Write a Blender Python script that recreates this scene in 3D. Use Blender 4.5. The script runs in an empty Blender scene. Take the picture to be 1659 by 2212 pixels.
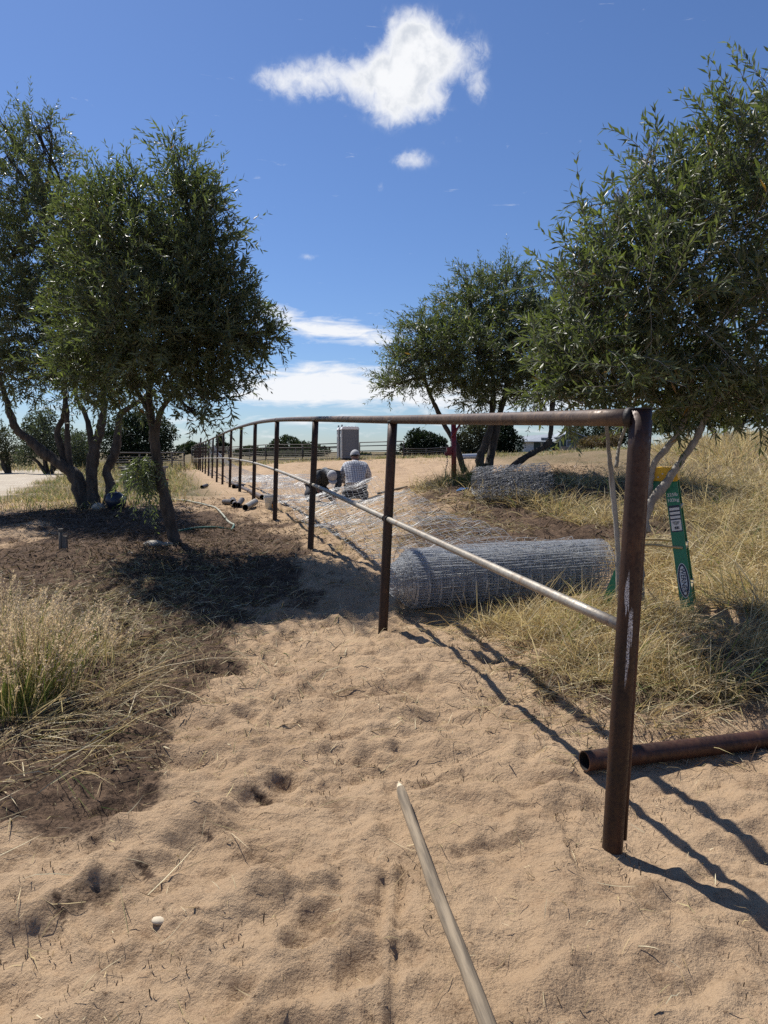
import bpy, bmesh, math, random
import numpy as np
from mathutils import Vector, Matrix

R = math.radians
rng = np.random.default_rng(7)
random.seed(7)
S = bpy.context.scene
C = S.collection

# ------------------------------------------------------------------ camera
F, CX, CY, HZ, CH = 1534., 829.5, 1106., 975., 1.5
PITCH = math.atan((CY - HZ) / F)
cam = bpy.data.cameras.new('camera'); cam_o = bpy.data.objects.new('camera', cam); C.objects.link(cam_o)
cam.sensor_fit = 'VERTICAL'; cam.sensor_height = 24.0; cam.lens = 24.0 * F / 2212.
cam.clip_start = .05; cam.clip_end = 6000
cam_o.location = (0, 0, CH); cam_o.rotation_euler = (R(90) - PITCH, 0, 0)
S.camera = cam_o

# ------------------------------------------------------------------ light
SUN_EL, SUN_AZ = R(55), R(42)           # azimuth measured to the left of +Y
sun_dir = Vector((-math.sin(SUN_AZ) * math.cos(SUN_EL), math.cos(SUN_AZ) * math.cos(SUN_EL), math.sin(SUN_EL)))
sl = bpy.data.lights.new('sun', 'SUN'); sl.energy = 5.0; sl.angle = R(.53); sl.color = (1, .955, .88)
so = bpy.data.objects.new('sun', sl); C.objects.link(so)
so.rotation_euler = (-sun_dir).to_track_quat('-Z', 'Y').to_euler()
S.view_settings.view_transform = 'Standard'; S.view_settings.look = 'None'
S.view_settings.exposure = 0.35; S.view_settings.gamma = 1.0
S.view_settings.use_curve_mapping = False
SKY = .082
S.cycles.use_denoising = False
S.render.filter_size = 1.15


class NT:
    """small helper to wire nodes"""
    def __init__(s, tree): s.t = tree; s.n = tree.nodes; s.l = tree.links
    def put(s, sock, v):
        if isinstance(v, bpy.types.NodeSocket): s.l.new(v, sock)
        elif v is not None: sock.default_value = v
    def m(s, op, a, b=None, c=None, clamp=False):
        n = s.n.new('ShaderNodeMath'); n.operation = op; n.use_clamp = clamp
        for i, v in enumerate((a, b, c)): s.put(n.inputs[i], v)
        return n.outputs[0]
    def vm(s, op, a, b=None):
        n = s.n.new('ShaderNodeVectorMath'); n.operation = op
        s.put(n.inputs[0], a); s.put(n.inputs[1], b)
        return n.outputs[0]
    def noise(s, vec, scale, detail=4, rough=.55, dist=0., out='Fac', dim='3D'):
        n = s.n.new('ShaderNodeTexNoise'); n.noise_dimensions = dim
        s.put(n.inputs['Vector'], vec); n.inputs['Scale'].default_value = scale
        n.inputs['Detail'].default_value = detail; n.inputs['Roughness'].default_value = rough
        n.inputs['Distortion'].default_value = dist
        return n.outputs[out]
    def ramp(s, f, lo, hi, a=0., b=1., smooth=True):
        n = s.n.new('ShaderNodeMapRange'); n.interpolation_type = 'SMOOTHSTEP' if smooth else 'LINEAR'
        s.put(n.inputs[0], f)
        for i, v in enumerate((lo, hi, a, b)): s.put(n.inputs[i + 1], v)
        return n.outputs[0]
    def mix(s, f, a, b, mode='MIX'):
        n = s.n.new('ShaderNodeMix'); n.data_type = 'RGBA'; n.blend_type = mode
        s.put(n.inputs[0], f)
        for i, v in ((6, a), (7, b)):
            if isinstance(v, (tuple, list)): v = (*v, 1) if len(v) == 3 else v
            s.put(n.inputs[i], v)
        return n.outputs[2]
    def xyz(s, v):
        n = s.n.new('ShaderNodeSeparateXYZ'); s.l.new(v, n.inputs[0]); return n.outputs
    def comb(s, x, y, z):
        n = s.n.new('ShaderNodeCombineXYZ')
        for i, v in enumerate((x, y, z)): s.put(n.inputs[i], v)
        return n.outputs[0]


# ------------------------------------------------------------------ world: sky with clouds by direction
def px2ae(px, py):
    a, b = (px - CX) / F, (CY - py) / F
    d = Vector((a, math.cos(PITCH) + b * math.sin(PITCH), -math.sin(PITCH) + b * math.cos(PITCH))).normalized()
    return math.atan2(d.x, d.y), math.asin(d.z)

def build_world():
    w = bpy.data.worlds.new('World'); S.world = w; w.use_nodes = True
    t = NT(w.node_tree); t.n.clear()
    out = t.n.new('ShaderNodeOutputWorld'); bg = t.n.new('ShaderNodeBackground')
    sky = t.n.new('ShaderNodeTexSky'); sky.sky_type = 'NISHITA'; sky.sun_disc = False
    sky.sun_elevation = SUN_EL; sky.sun_rotation = -SUN_AZ
    sky.altitude = 0; sky.air_density = 1.0; sky.dust_density = .25; sky.ozone_density = 2.2
    g = t.n.new('ShaderNodeTexCoord').outputs['Generated']
    x, y, z = t.xyz(g)
    az = t.m('ARCTAN2', x, y); el = t.m('ARCSINE', t.m('MINIMUM', t.m('MAXIMUM', z, -1.), 1.))
    p = t.comb(az, el, 0.)
    warp = t.vm('SCALE', t.vm('SUBTRACT', t.noise(p, 9., 3, .6, out='Color'), (.5, .5, .5)))
    warp.node.inputs['Scale'].default_value = .035
    q = t.vm('ADD', p, warp)
    qx, qy, _ = t.xyz(q)
    def field(blobs):
        s_ = None
        for cx, cy, rx, ry, amp in blobs:
            a0, e0 = px2ae(cx, cy)
            dx = t.m('MULTIPLY', t.m('SUBTRACT', qx, a0), F / rx)
            dy = t.m('MULTIPLY', t.m('SUBTRACT', qy, e0), F / ry)
            e = t.m('EXPONENT', t.m('MULTIPLY', t.m('ADD', t.m('MULTIPLY', dx, dx), t.m('MULTIPLY', dy, dy)), -1.))
            e = t.m('MULTIPLY', e, amp)
            s_ = e if s_ is None else t.m('ADD', s_, e)
        return s_
    cum = field([(905, 112, 66, 52, 1.), (985, 122, 56, 38, .9), (890, 66, 40, 26, .75), (790, 168, 86, 34, .9), (665, 172, 66, 30, .8),
                 (588, 166, 32, 16, .55), (870, 192, 70, 40, .85), (848, 248, 38, 26, .75), (915, 230, 45, 26, .5), (1030, 190, 24, 28, .40),
                 (970, 300, 34, 22, .28), (885, 350, 42, 15, .62), (822, 398, 16, 10, .42), (675, 553, 22, 8, .42)])
    n1 = t.noise(p, 16., 10, .60, .35)
    n2 = t.noise(p, 60., 8, .66, .5)
    f1 = t.m('ADD', cum, t.m('ADD', t.m('MULTIPLY', t.m('SUBTRACT', n1, .5), 1.5), t.m('MULTIPLY', t.m('SUBTRACT', n2, .5), 1.0)))
    d1 = t.m('MULTIPLY', t.m('POWER', t.ramp(f1, .26, 1.05, smooth=False), .8), t.ramp(cum, .03, .34))
    d1 = t.m('MAXIMUM', d1, t.m('MULTIPLY', t.m('MULTIPLY', t.ramp(f1, .08, .62), t.ramp(cum, .03, .30)), .30))
    # long low bands that go all round the horizon
    bands = field([(585, 668, 48, 20, .75), (640, 705, 90, 22, .75), (760, 715, 130, 26, .8), (815, 738, 60, 18, .5), (690, 815, 230, 32, .85),
                   (900, 850, 330, 32, .95), (620, 850, 160, 24, .7), (1150, 870, 200, 34, .7), (640, 905, 260, 9, .5)])
    pb = t.comb(t.m('MULTIPLY', az, 1.), t.m('MULTIPLY', el, 5.5), 0.)
    nb = t.noise(pb, 15., 9, .64, .6)
    ring = t.m('MULTIPLY', t.ramp(el, .035, .06), t.ramp(el, .21, .12))
    ring = t.m('MULTIPLY', ring, t.ramp(t.m('ABSOLUTE', az), .22, .6, 0., .5))
    thin = t.m('MULTIPLY', t.ramp(el, .0, .02), t.ramp(el, .06, .03))
    f2 = t.m('ADD', t.m('ADD', t.m('ADD', bands, ring), t.m('MULTIPLY', thin, .30)), t.m('ADD', t.m('MULTIPLY', t.m('SUBTRACT', nb, .5), 2.3), t.m('MULTIPLY', t.m('SUBTRACT', n2, .5), .3)))
    d2 = t.m('MULTIPLY', t.ramp(f2, .38, 1.15, smooth=False), .95)
    dens = t.m('MAXIMUM', d1, d2)
    k = 1. / SKY
    shade = t.ramp(t.noise(q, 17., 5, .6), .34, .60)
    core = t.m('MULTIPLY', t.ramp(f1, .85, 1.5), .7)
    shade = t.m('MAXIMUM', shade, t.m('SUBTRACT', 1., core))
    ccol = t.mix(shade, (.44 * k, .48 * k, .55 * k), (.74 * k, .75 * k, .77 * k))
    # deeper blue of the photographed sky, kept even all round
    tint = t.mix(t.ramp(el, .0, .5), (.62, .76, 1.02), (.66, .80, 1.06))
    scol = t.mix(1., sky.outputs[0], tint, 'MULTIPLY')
    col = t.mix(dens, scol, ccol)
    t.l.new(col, bg.inputs[0]); bg.inputs[1].default_value = SKY
    t.l.new(bg.outputs[0], out.inputs[0])
build_world()


# ------------------------------------------------------------------ helpers
def ray(px, py):
    a, b = (px - CX) / F, (CY - py) / F
    return np.array([a, math.cos(PITCH) + b * math.sin(PITCH), -math.sin(PITCH) + b * math.cos(PITCH)])
def at(px, py, Y):
    r = ray(px, py); return np.array([0, 0, CH]) + r * (Y / r[1])
def onz(px, py, z=0.):
    r = ray(px, py); return np.array([0, 0, CH]) + r * ((z - CH) / r[2])

_tab = np.random.default_rng(3).random((256, 256))
def noise2(x, y):
    xi = np.floor(x).astype(int); yi = np.floor(y).astype(int)
    fx = x - xi; fy = y - yi
    fx = fx * fx * fx * (fx * (fx * 6 - 15) + 10); fy = fy * fy * fy * (fy * (fy * 6 - 15) + 10)
    a = _tab[xi & 255, yi & 255]; b = _tab[(xi + 1) & 255, yi & 255]
    c = _tab[xi & 255, (yi + 1) & 255]; d = _tab[(xi + 1) & 255, (yi + 1) & 255]
    return (a * (1 - fx) + b * fx) * (1 - fy) + (c * (1 - fx) + d * fx) * fy - .5
def fbm(x, y, o=4, g=.5):
    s = 0; a = 1.
    for i in range(o):
        s = s + a * noise2(x + 17.3 * i, y - 9.1 * i); x = x * 2.03; y = y * 2.03; a *= g
    return s
def sstep(a, b, x):
    t = np.clip((x - a) / (b - a), 0, 1); return t * t * (3 - 2 * t)

def mesh_np(name, V, faces, smooth=False, cols=None, attrs=None):
    """faces: list of int arrays (n,3)/(n,4)"""
    if not isinstance(faces, (list, tuple)): faces = [faces]
    faces = [np.asarray(f, dtype=np.int32) for f in faces if len(f)]
    V = np.asarray(V, dtype=np.float32)
    me = bpy.data.meshes.new(name)
    me.vertices.add(len(V)); me.vertices.foreach_set('co', V.ravel())
    nl = sum(f.size for f in faces); npoly = sum(len(f) for f in faces)
    me.loops.add(nl); me.polygons.add(npoly)
    me.loops.foreach_set('vertex_index', np.concatenate([f.ravel() for f in faces]))
    tot = np.concatenate([np.full(len(f), f.shape[1], np.int32) for f in faces])
    me.polygons.foreach_set('loop_start', np.concatenate([[0], np.cumsum(tot)[:-1]]).astype(np.int32))
    me.polygons.foreach_set('use_smooth', np.full(npoly, smooth))
    me.update(calc_edges=True)
    if cols is not None:
        a = me.attributes.new('Col', 'FLOAT_COLOR', 'POINT')
        cc = np.ones((len(V), 4), np.float32); cc[:, :3] = cols; a.data.foreach_set('color', cc.ravel())
    for k, v in (attrs or {}).items():
        a = me.attributes.new(k, 'FLOAT', 'POINT'); a.data.foreach_set('value', np.asarray(v, np.float32))
    return me

def tag(o, label=None, cat=None, group=None, kind=None):
    if label: o['label'] = label
    if cat: o['category'] = cat
    if group: o['group'] = group
    if kind: o['kind'] = kind
    return o
def link(name, me, mat=None, parent=None, loc=None):
    o = bpy.data.objects.new(name, me); C.objects.link(o)
    if mat is not None and me is not None and not me.materials: me.materials.append(mat)
    if parent is not None: o.parent = parent
    if loc is not None: o.location = loc
    return o
def thing(name, label, cat, loc=(0, 0, 0), rz=0., group=None):
    o = bpy.data.objects.new(name, None); C.objects.link(o)
    o.location = loc; o.rotation_euler = (0, 0, rz); o.empty_display_size = .1
    return tag(o, label, cat, group)

def tubes(P, rad, sides=3, caps=False, phase=0.):
    """P (N,K,3) polylines, rad scalar / (K,) / (N,K)"""
    P = np.asarray(P, float)
    if P.ndim == 2: P = P[None]
    N, K, _ = P.shape
    rad = np.broadcast_to(np.asarray(rad, float), (N, K))
    T = np.gradient(P, axis=1); T /= np.linalg.norm(T, axis=2, keepdims=True) + 1e-12
    mt = T.mean(1); ref = np.where(np.abs(mt[:, 2:3]) > .8, np.array([[1., 0, 0]]), np.array([[0, 0, 1.]]))
    U = np.cross(T, ref[:, None, :]); U /= np.linalg.norm(U, axis=2, keepdims=True) + 1e-12
    W = np.cross(U, T)
    a = np.arange(sides) * 2 * math.pi / sides + phase
    V = P[:, :, None, :] + rad[:, :, None, None] * (np.cos(a)[None, None, :, None] * U[:, :, None, :] + np.sin(a)[None, None, :, None] * W[:, :, None, :])
    idx = np.arange(N * K * sides).reshape(N, K, sides)
    A = idx[:, :-1]; B = idx[:, 1:]
    Q = np.stack([A, np.roll(A, -1, 2), np.roll(B, -1, 2), B], -1).reshape(-1, 4)
    V = V.reshape(-1, 3); faces = [Q]
    if caps:
        c0 = len(V) + np.arange(N); c1 = c0 + N
        V = np.vstack([V, P[:, 0], P[:, -1]])
        A0 = idx[:, 0]; B0 = idx[:, -1]
        f0 = np.stack([np.roll(A0, -1, 1), A0, np.repeat(c0[:, None], sides, 1)], -1).reshape(-1, 3)
        f1 = np.stack([B0, np.roll(B0, -1, 1), np.repeat(c1[:, None], sides, 1)], -1).reshape(-1, 3)
        faces += [f0, f1]
    return V, faces

class MB:
    """collects several shapes into ONE mesh"""
    def __init__(s): s.V = []; s.F = []; s.n = 0
    def add(s, V, faces):
        V = np.asarray(V, float)
        if not isinstance(faces, list): faces = [faces]
        s.V.append(V)
        for f in faces: s.F.append(np.asarray(f, int) + s.n)
        s.n += len(V); return s
    def box(s, c, size, rot=None):
        x, y, z = np.array(size) / 2
        V = np.array([(a, b, d) for a in (-x, x) for b in (-y, y) for d in (-z, z)])
        if rot is not None: V = V @ np.array(rot).T
        return s.add(V + np.array(c), np.array([(0, 1, 3, 2), (4, 6, 7, 5), (0, 4, 5, 1), (2, 3, 7, 6), (0, 2, 6, 4), (1, 5, 7, 3)]))
    def tube(s, pts, r, sides=10, caps=True):
        V, f = tubes(np.array(pts, float), np.array(r, float), sides, caps); return s.add(V, f)
    def lathe(s, prof, n=24, c=(0, 0, 0)):
        a = np.arange(n) * 2 * math.pi / n
        V = np.array([[(r * math.cos(t) + c[0], r * math.sin(t) + c[1], z + c[2]) for t in a] for r, z in prof]).reshape(-1, 3)
        K = len(prof); i = np.arange(K * n).reshape(K, n)
        Q = np.stack([i[:-1], np.roll(i[:-1], -1, 1), np.roll(i[1:], -1, 1), i[1:]], -1).reshape(-1, 4)
        return s.add(V, Q)
    def prism(s, poly, y0, y1):          # polygon in xz, extruded in y
        n = len(poly); V = [(x, y0, z) for x, z in poly] + [(x, y1, z) for x, z in poly]
        s.V.append(np.array(V, float)); b = s.n; s.n += 2 * n
        s.F.append(np.array([[b + i, b + (i + 1) % n, b + n + (i + 1) % n, b + n + i] for i in range(n)]))
        for i in range(1, n - 1):
            s.F.append(np.array([[b, b + i + 1, b + i]])); s.F.append(np.array([[b + n, b + n + i, b + n + i + 1]]))
        return s
    def mesh(s, name, smooth=False): return mesh_np(name, np.vstack(s.V), s.F, smooth)
    def build(s, name, mat, parent=None, smooth=False, bevel=0):
        o = link(name, s.mesh(name, smooth), mat, parent)
        if bevel:
            b = o.modifiers.new('bevel', 'BEVEL'); b.width = bevel; b.segments = 2; b.limit_method = 'ANGLE'
        return o

def catmull(P, n):
    P = np.asarray(P, float); K = len(P)
    E = np.vstack([2 * P[0] - P[1], P, 2 * P[-1] - P[-2]])
    t = np.linspace(0, K - 1 - 1e-9, n); i = t.astype(int); f = (t - i)[:, None]
    a, b, c, d = E[i], E[i + 1], E[i + 2], E[i + 3]
    return .5 * (2 * b + (c - a) * f + (2 * a - 5 * b + 4 * c - d) * f ** 2 + (3 * b - a - 3 * c + d) * f ** 3)

# ------------------------------------------------------------------ materials
MATS = {}
def new_mat(name):
    m = bpy.data.materials.new(name); m.use_nodes = True
    t = NT(m.node_tree); b = t.n['Principled BSDF']; MATS[name] = m
    return m, t, b
def bump(t, b, h, strength, dist):
    n = t.n.new('ShaderNodeBump'); n.inputs['Strength'].default_value = strength; n.inputs['Distance'].default_value = dist
    t.l.new(h, n.inputs['Height']); t.l.new(n.outputs[0], b.inputs['Normal'])
def simple(name, c1, c2=None, scale=8., rough=.6, metal=0., bmp=.0, bd=.01, detail=5, stretch=None, spec=.5, lo=.35, hi=.65):
    m, t, b = new_mat(name)
    co = t.n.new('ShaderNodeTexCoord').outputs['Object']
    if stretch: co = t.vm('MULTIPLY', co, stretch)
    f = t.noise(co, scale, detail, .6)
    col = t.mix(t.ramp(f, lo, hi), c1, c2 or tuple(v * .7 for v in c1))
    t.l.new(col, b.inputs['Base Color'])
    b.inputs['Roughness'].default_value = rough; b.inputs['Metallic'].default_value = metal
    b.inputs['Specular IOR Level'].default_value = spec
    if bmp: bump(t, b, f, bmp, bd)
    return m

def leafy(name, trans=.3, rough=.4, spec=.5, back=(.5, .55, .48), backf=.0, tr_gain=(1.5, 1.7, .7)):
    m, t, b = new_mat(name)
    a = t.n.new('ShaderNodeAttribute'); a.attribute_name = 'Col'
    col = a.outputs['Color']
    if backf:
        g = t.n.new('ShaderNodeNewGeometry')
        col = t.mix(t.m('MULTIPLY', g.outputs['Backfacing'], backf), col, back)
    t.l.new(col, b.inputs['Base Color']); b.inputs['Roughness'].default_value = rough
    b.inputs['Specular IOR Level'].default_value = spec
    tr = t.n.new('ShaderNodeBsdfTranslucent'); t.l.new(t.mix(1., a.outputs['Color'], tr_gain, 'MULTIPLY'), tr.inputs[0])
    mx = t.n.new('ShaderNodeMixShader'); mx.inputs[0].default_value = trans
    t.l.new(b.outputs[0], mx.inputs[1]); t.l.new(tr.outputs[0], mx.inputs[2])
    t.l.new(mx.outputs[0], t.n['Material Output'].inputs[0])
    return m
M_leaf = leafy('olive_leaf', .34, .40, .5, (.18, .20, .135), .6)
M_farleaf = leafy('far_leaf', .15, .6, .2)
M_grass = leafy('dry_grass', .35, .55, .25, tr_gain=(1.2, 1.15, .9))
M_litter = leafy('leaf_litter', .05, .8, .1)

def rust(name, dark, mid, hot, scale=9., metal=.25, rough=.5):
    m, t, b = new_mat(name)
    tc = t.n.new('ShaderNodeTexCoord').outputs['Object']
    lon = t.vm('MULTIPLY', tc, (1., 1., .25))
    f = t.noise(lon, scale, 8, .65); f2 = t.noise(tc, scale * 9, 5, .6); f3 = t.noise(lon, scale * 2.5, 6, .7)
    col = t.mix(t.ramp(f, .36, .66), dark, mid)
    col = t.mix(t.ramp(f3, .52, .72, 0., .8), col, hot)
    col = t.mix(t.ramp(f2, .58, .75, 0., .5), col, tuple(v * .35 for v in dark))
    t.l.new(col, b.inputs['Base Color'])
    b.inputs['Metallic'].default_value = metal
    t.l.new(t.ramp(f2, .3, .7, rough - .12, rough + .22), b.inputs['Roughness'])
    bump(t, b, t.m('ADD', f2, t.m('MULTIPLY', f3, .5)), .35, .002)
    return m, t, b, tc, col
M_rust = rust('rusty_steel', (.016, .009, .007), (.045, .020, .012), (.085, .034, .016))[0]
M_rail = rust('weathered_rail', (.060, .038, .028), (.115, .075, .050), (.16, .10, .06), 7.)[0]
M_pipe = rust('brown_pipe', (.035, .016, .010), (.080, .034, .019), (.12, .055, .028), 6.)[0]
M_galv = rust('galvanised_pipe', (.26, .23, .19), (.36, .33, .28), (.22, .15, .10), 6., .55, .5)[0]
M_post = rust('corner_post_rust', (.018, .009, .006), (.050, .021, .011), (.095, .040, .016), 8.)
def chalk():                                                   # white paint-stick scribble on the corner post
    m, t, b, tc, col = M_post
    x, y, z = t.xyz(tc)
    str_ = t.noise(t.comb(t.m('MULTIPLY', x, 260.), t.m('MULTIPLY', y, 20.), t.m('MULTIPLY', z, 9.)), 1., 3, .6)
    grain = t.noise(tc, 420., 2, .5)
    def blob(cx, cz, w, h, sl):
        dx = t.m('DIVIDE', t.m('SUBTRACT', t.m('SUBTRACT', x, cx), t.m('MULTIPLY', t.m('SUBTRACT', z, cz), sl)), w)
        dz = t.m('DIVIDE', t.m('SUBTRACT', z, cz), h)
        return t.m('SUBTRACT', 1., t.m('ADD', t.m('MULTIPLY', dx, dx), t.m('MULTIPLY', dz, dz)))
    d = t.m('MAXIMUM', t.m('MAXIMUM', blob(.017, .985, .009, .085, .035), blob(.031, .865, .011, .085, .035)), blob(.023, .77, .007, .11, .035))
    d = t.m('ADD', d, t.m('MULTIPLY', t.m('SUBTRACT', str_, .5), 3.2))
    d = t.m('MULTIPLY', t.ramp(d, .20, .60), t.ramp(grain, .42, .56))
    d = t.m('MULTIPLY', d, t.m('LESS_THAN', y, 0.))
    t.l.new(t.mix(d, col, (.66, .66, .66)), b.inputs['Base Color'])
    inv = t.m('MULTIPLY', t.m('SUBTRACT', 1., d), .25); t.l.new(inv, b.inputs['Metallic'])
    return m
M_post = chalk()
M_wire = simple('galvanised_wire', (.52, .54, .55), (.36, .38, .40), 30., .48, .35)
M_roll = simple('roll_wire', (.50, .515, .525), (.36, .37, .385), 30., .45, .3)
M_wire_dull_shade = simple('dull_shaded_wire', (.22, .225, .24), (.14, .145, .16), 30., .55, .3)  # dull steel, darkened further to put tree shade into the far roll
M_bark = simple('olive_bark', (.032, .025, .020), (.085, .070, .055), 14., .85, 0, .8, .02, 8, (1, 1, .35))
M_bark_pale = simple('pale_bark', (.20, .175, .145), (.33, .31, .275), 12., .8, 0, .6, .01, 8, (1, 1, .4))
M_weld = simple('black_weld', (.012, .010, .009), (.03, .022, .018), 60., .6, .2, .6, .004)
# ------------------------------------------------------------------ terrain
N_POST = 18
POST_Y = [2.536 + 2.88 * i for i in range(N_POST)]
POST_X = [.852 - .2986 * 2.88 * i for i in range(N_POST)]
POST_Z = [0, .139, .325, .40, .515, .52, .505, .43, .40, .43, .42, .41, .40, .39, .37, .34, .31, .29]
TOP_Z = [1.647, 1.772, 1.906, 2.022, 2.090, 2.118, 2.122, 2.105, 2.080, 2.055, 2.03, 2.015, 2.0, 1.99, 1.98, 1.97, 1.96, 1.95]
LEAN = [.058, .076, .076, .06, .06, .07, .075, .07, .08, .08, .08] + [.07] * 7
CTRL = [(POST_X[i], POST_Y[i], POST_Z[i]) for i in range(N_POST)]
CTRL += [(0, 0, 0), (-1.2, 1.2, 0), (1.5, 1.2, 0), (0, -4, 0), (-3, -2, .05), (3, -2, .1), (-.5, 3.5, 0.02), (-1.2, 2.6, .0), (1.7, 2.4, .0), (0.1, 4, .05), (-.6, 6, .14)]
CTRL += [tuple(at(*q)) for q in [
    (100, 1500, 4.15), (380, 1172, 9.2), (205, 1095, 13.4), (30, 1120, 11.5), (60, 1045, 26), (10, 1022, 40), (300, 1030, 30), (180, 1016, 45), (250, 1005, 55),
    (860, 1330, 5.75), (1300, 1290, 6.4), (1490, 1318, 5.5), (1392, 1335, 5.2), (1620, 1480, 4.1), (1659, 1640, 3.35), (1500, 1185, 8.0),
    (1610, 1045, 13), (1650, 968, 20), (1400, 998, 22), (1105, 1087, 10.6), (980, 1037, 13), (1060, 1020, 14.2), (768, 1090, 14), (870, 1062, 13), (600, 1005, 37), (700, 1001, 37), (860, 1000, 36),
    (752, 995, 52), (560, 998, 60), (900, 990, 55), (1150, 985, 50), (1300, 976, 50), (1190, 975, 95), (420, 1003, 58), (1120, 1150, 9), (960, 1180, 8.4), (1300, 1130, 9.5)]]
CTRL += [(-60, 100, .3), (-30, 60, .3), (20, 140, 1.3), (90, 100, 4.5), (60, 60, 4.0), (0, 220, 1.0), (-150, 220, .3), (0, 600, .6), (300, 500, 5), (-500, 600, .6), (0, 2500, 0.), (1500, 2500, 0.), (-1500, 2500, 0.), (40, 20, 3.5), (-30, 10, .2), (-12, 4, .15), (9, 4, .6)]
CTRL = np.array(CTRL)
def _uv(x, y):
    yy = np.maximum(y, -2.5) + 4.
    return np.clip(x / yy, -2.2, 2.2) * 1.3, np.log(yy)
_cu, _cv = _uv(CTRL[:, 0], CTRL[:, 1])
_D = np.sqrt((_cu[:, None] - _cu) ** 2 + (_cv[:, None] - _cv) ** 2 + .0025)
_zm = CTRL[:, 2].mean()
_W = np.linalg.solve(_D + np.eye(len(CTRL)) * -.004, CTRL[:, 2] - _zm)
def macro(x, y):
    u, v = _uv(x, y); h = np.full(np.shape(x), _zm)
    for i in range(len(CTRL)): h = h + _W[i] * np.sqrt((u - _cu[i]) ** 2 + (v - _cv[i]) ** 2 + .0025)
    return h
def seg_d(x, y, a, b):
    ax, ay = a; bx, by = b; L = math.hypot(bx - ax, by - ay); ux, uy = (bx - ax) / L, (by - ay) / L
    s = (x - ax) * ux + (y - ay) * uy; d = (x - ax) * uy - (y - ay) * ux
    return s / L, d
FX = lambda y: .852 - .2986 * (y - 2.536)
SC = [onz(-60, 2010), onz(120, 1945), onz(300, 1862), onz(430, 1790), onz(545, 1700), onz(600, 1665)]
CALM = [(onz(866, 1722)[:2], onz(1110, 2400)[:2]), (at(1262, 1662, 3.16)[:2], at(1659, 1612, 3.5)[:2]), ((.70, 2.52), (1.0, 2.50))]
TR = [onz(852, 1850), onz(838, 2000), onz(818, 2230)]
def gh(x, y):
    x = np.asarray(x, float); y = np.asarray(y, float)
    h = macro(x, y)
    near = 1 - sstep(9, 22, y)
    xw = x + .10 * noise2(x * 5 + 40, y * 5); yw = y + .10 * noise2(x * 5, y * 5 + 60)
    for p0, p1 in CALM:                                         # the ground lies smoother under the pole and the pipe
        q, d = seg_d(x, y, p0, p1); near = near * (1 - .75 * np.exp(-(d / .16) ** 2) * (q > -.05) * (q < 1.05))
    h = h + near * (.055 * fbm(x * 1.1, y * 1.3, 3) + .058 * fbm(xw * 2.3 + 9, yw * 4.8, 3) + .050 * np.abs(fbm(xw * 2.6 + 3, yw * 4.4, 2)) - .058 * np.abs(fbm(xw * 4.2 + 30, yw * 7.5, 2)) + .026 * fbm(xw * 8, yw * 13, 3))
    bank = sstep(1.2, 2.6, x - .1 * y) * sstep(3.5, 5, y) * (1 - sstep(25, 45, y))
    h = h + bank * (.16 * fbm(x * .9 + 4, y * .9, 3) + .05 * fbm(x * 3, y * 3, 2))
    mid = sstep(7, 14, y) * (1 - sstep(60, 110, y))
    field_ = mid * sstep(-.2, 1.5, x - FX(y) - .2 * fbm(x * .5, y * .5, 2))
    h = h + mid * .05 * fbm(x * .9, y * .9, 4) + field_ * .18 * np.abs(fbm(x * .75, y * .75, 4))
    # rut edge at the lower left, and a wheel track
    for a, b in zip(SC[:-1], SC[1:]):
        s, d = seg_d(x, y, a[:2], b[:2])
        on = sstep(-.08, .05, s) * (1 - sstep(.95, 1.08, s)); dd = d + .06 * noise2(x * 5, y * 5) + .03 * noise2(x * 17, y * 17)
        h = h - on * .050 * (sstep(-.05, .09, dd) * (1 - sstep(.10, .5, dd))) + on * .012 * np.exp(-(dd + .04) ** 2 / .004)
    for a, b in zip(TR[:-1], TR[1:]):
        s, d = seg_d(x, y, a[:2], b[:2]); on = sstep(0, .25, s) * (s <= 1.0) if a is TR[0] else (s > 0) * (s < 1.0)
        h = h - on * .017 * (np.exp(-(d - .024) ** 2 / .00030) + np.exp(-(d + .034) ** 2 / .00030)) + on * .012 * np.exp(-(d + .004) ** 2 / .0003)
    return h

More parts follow.
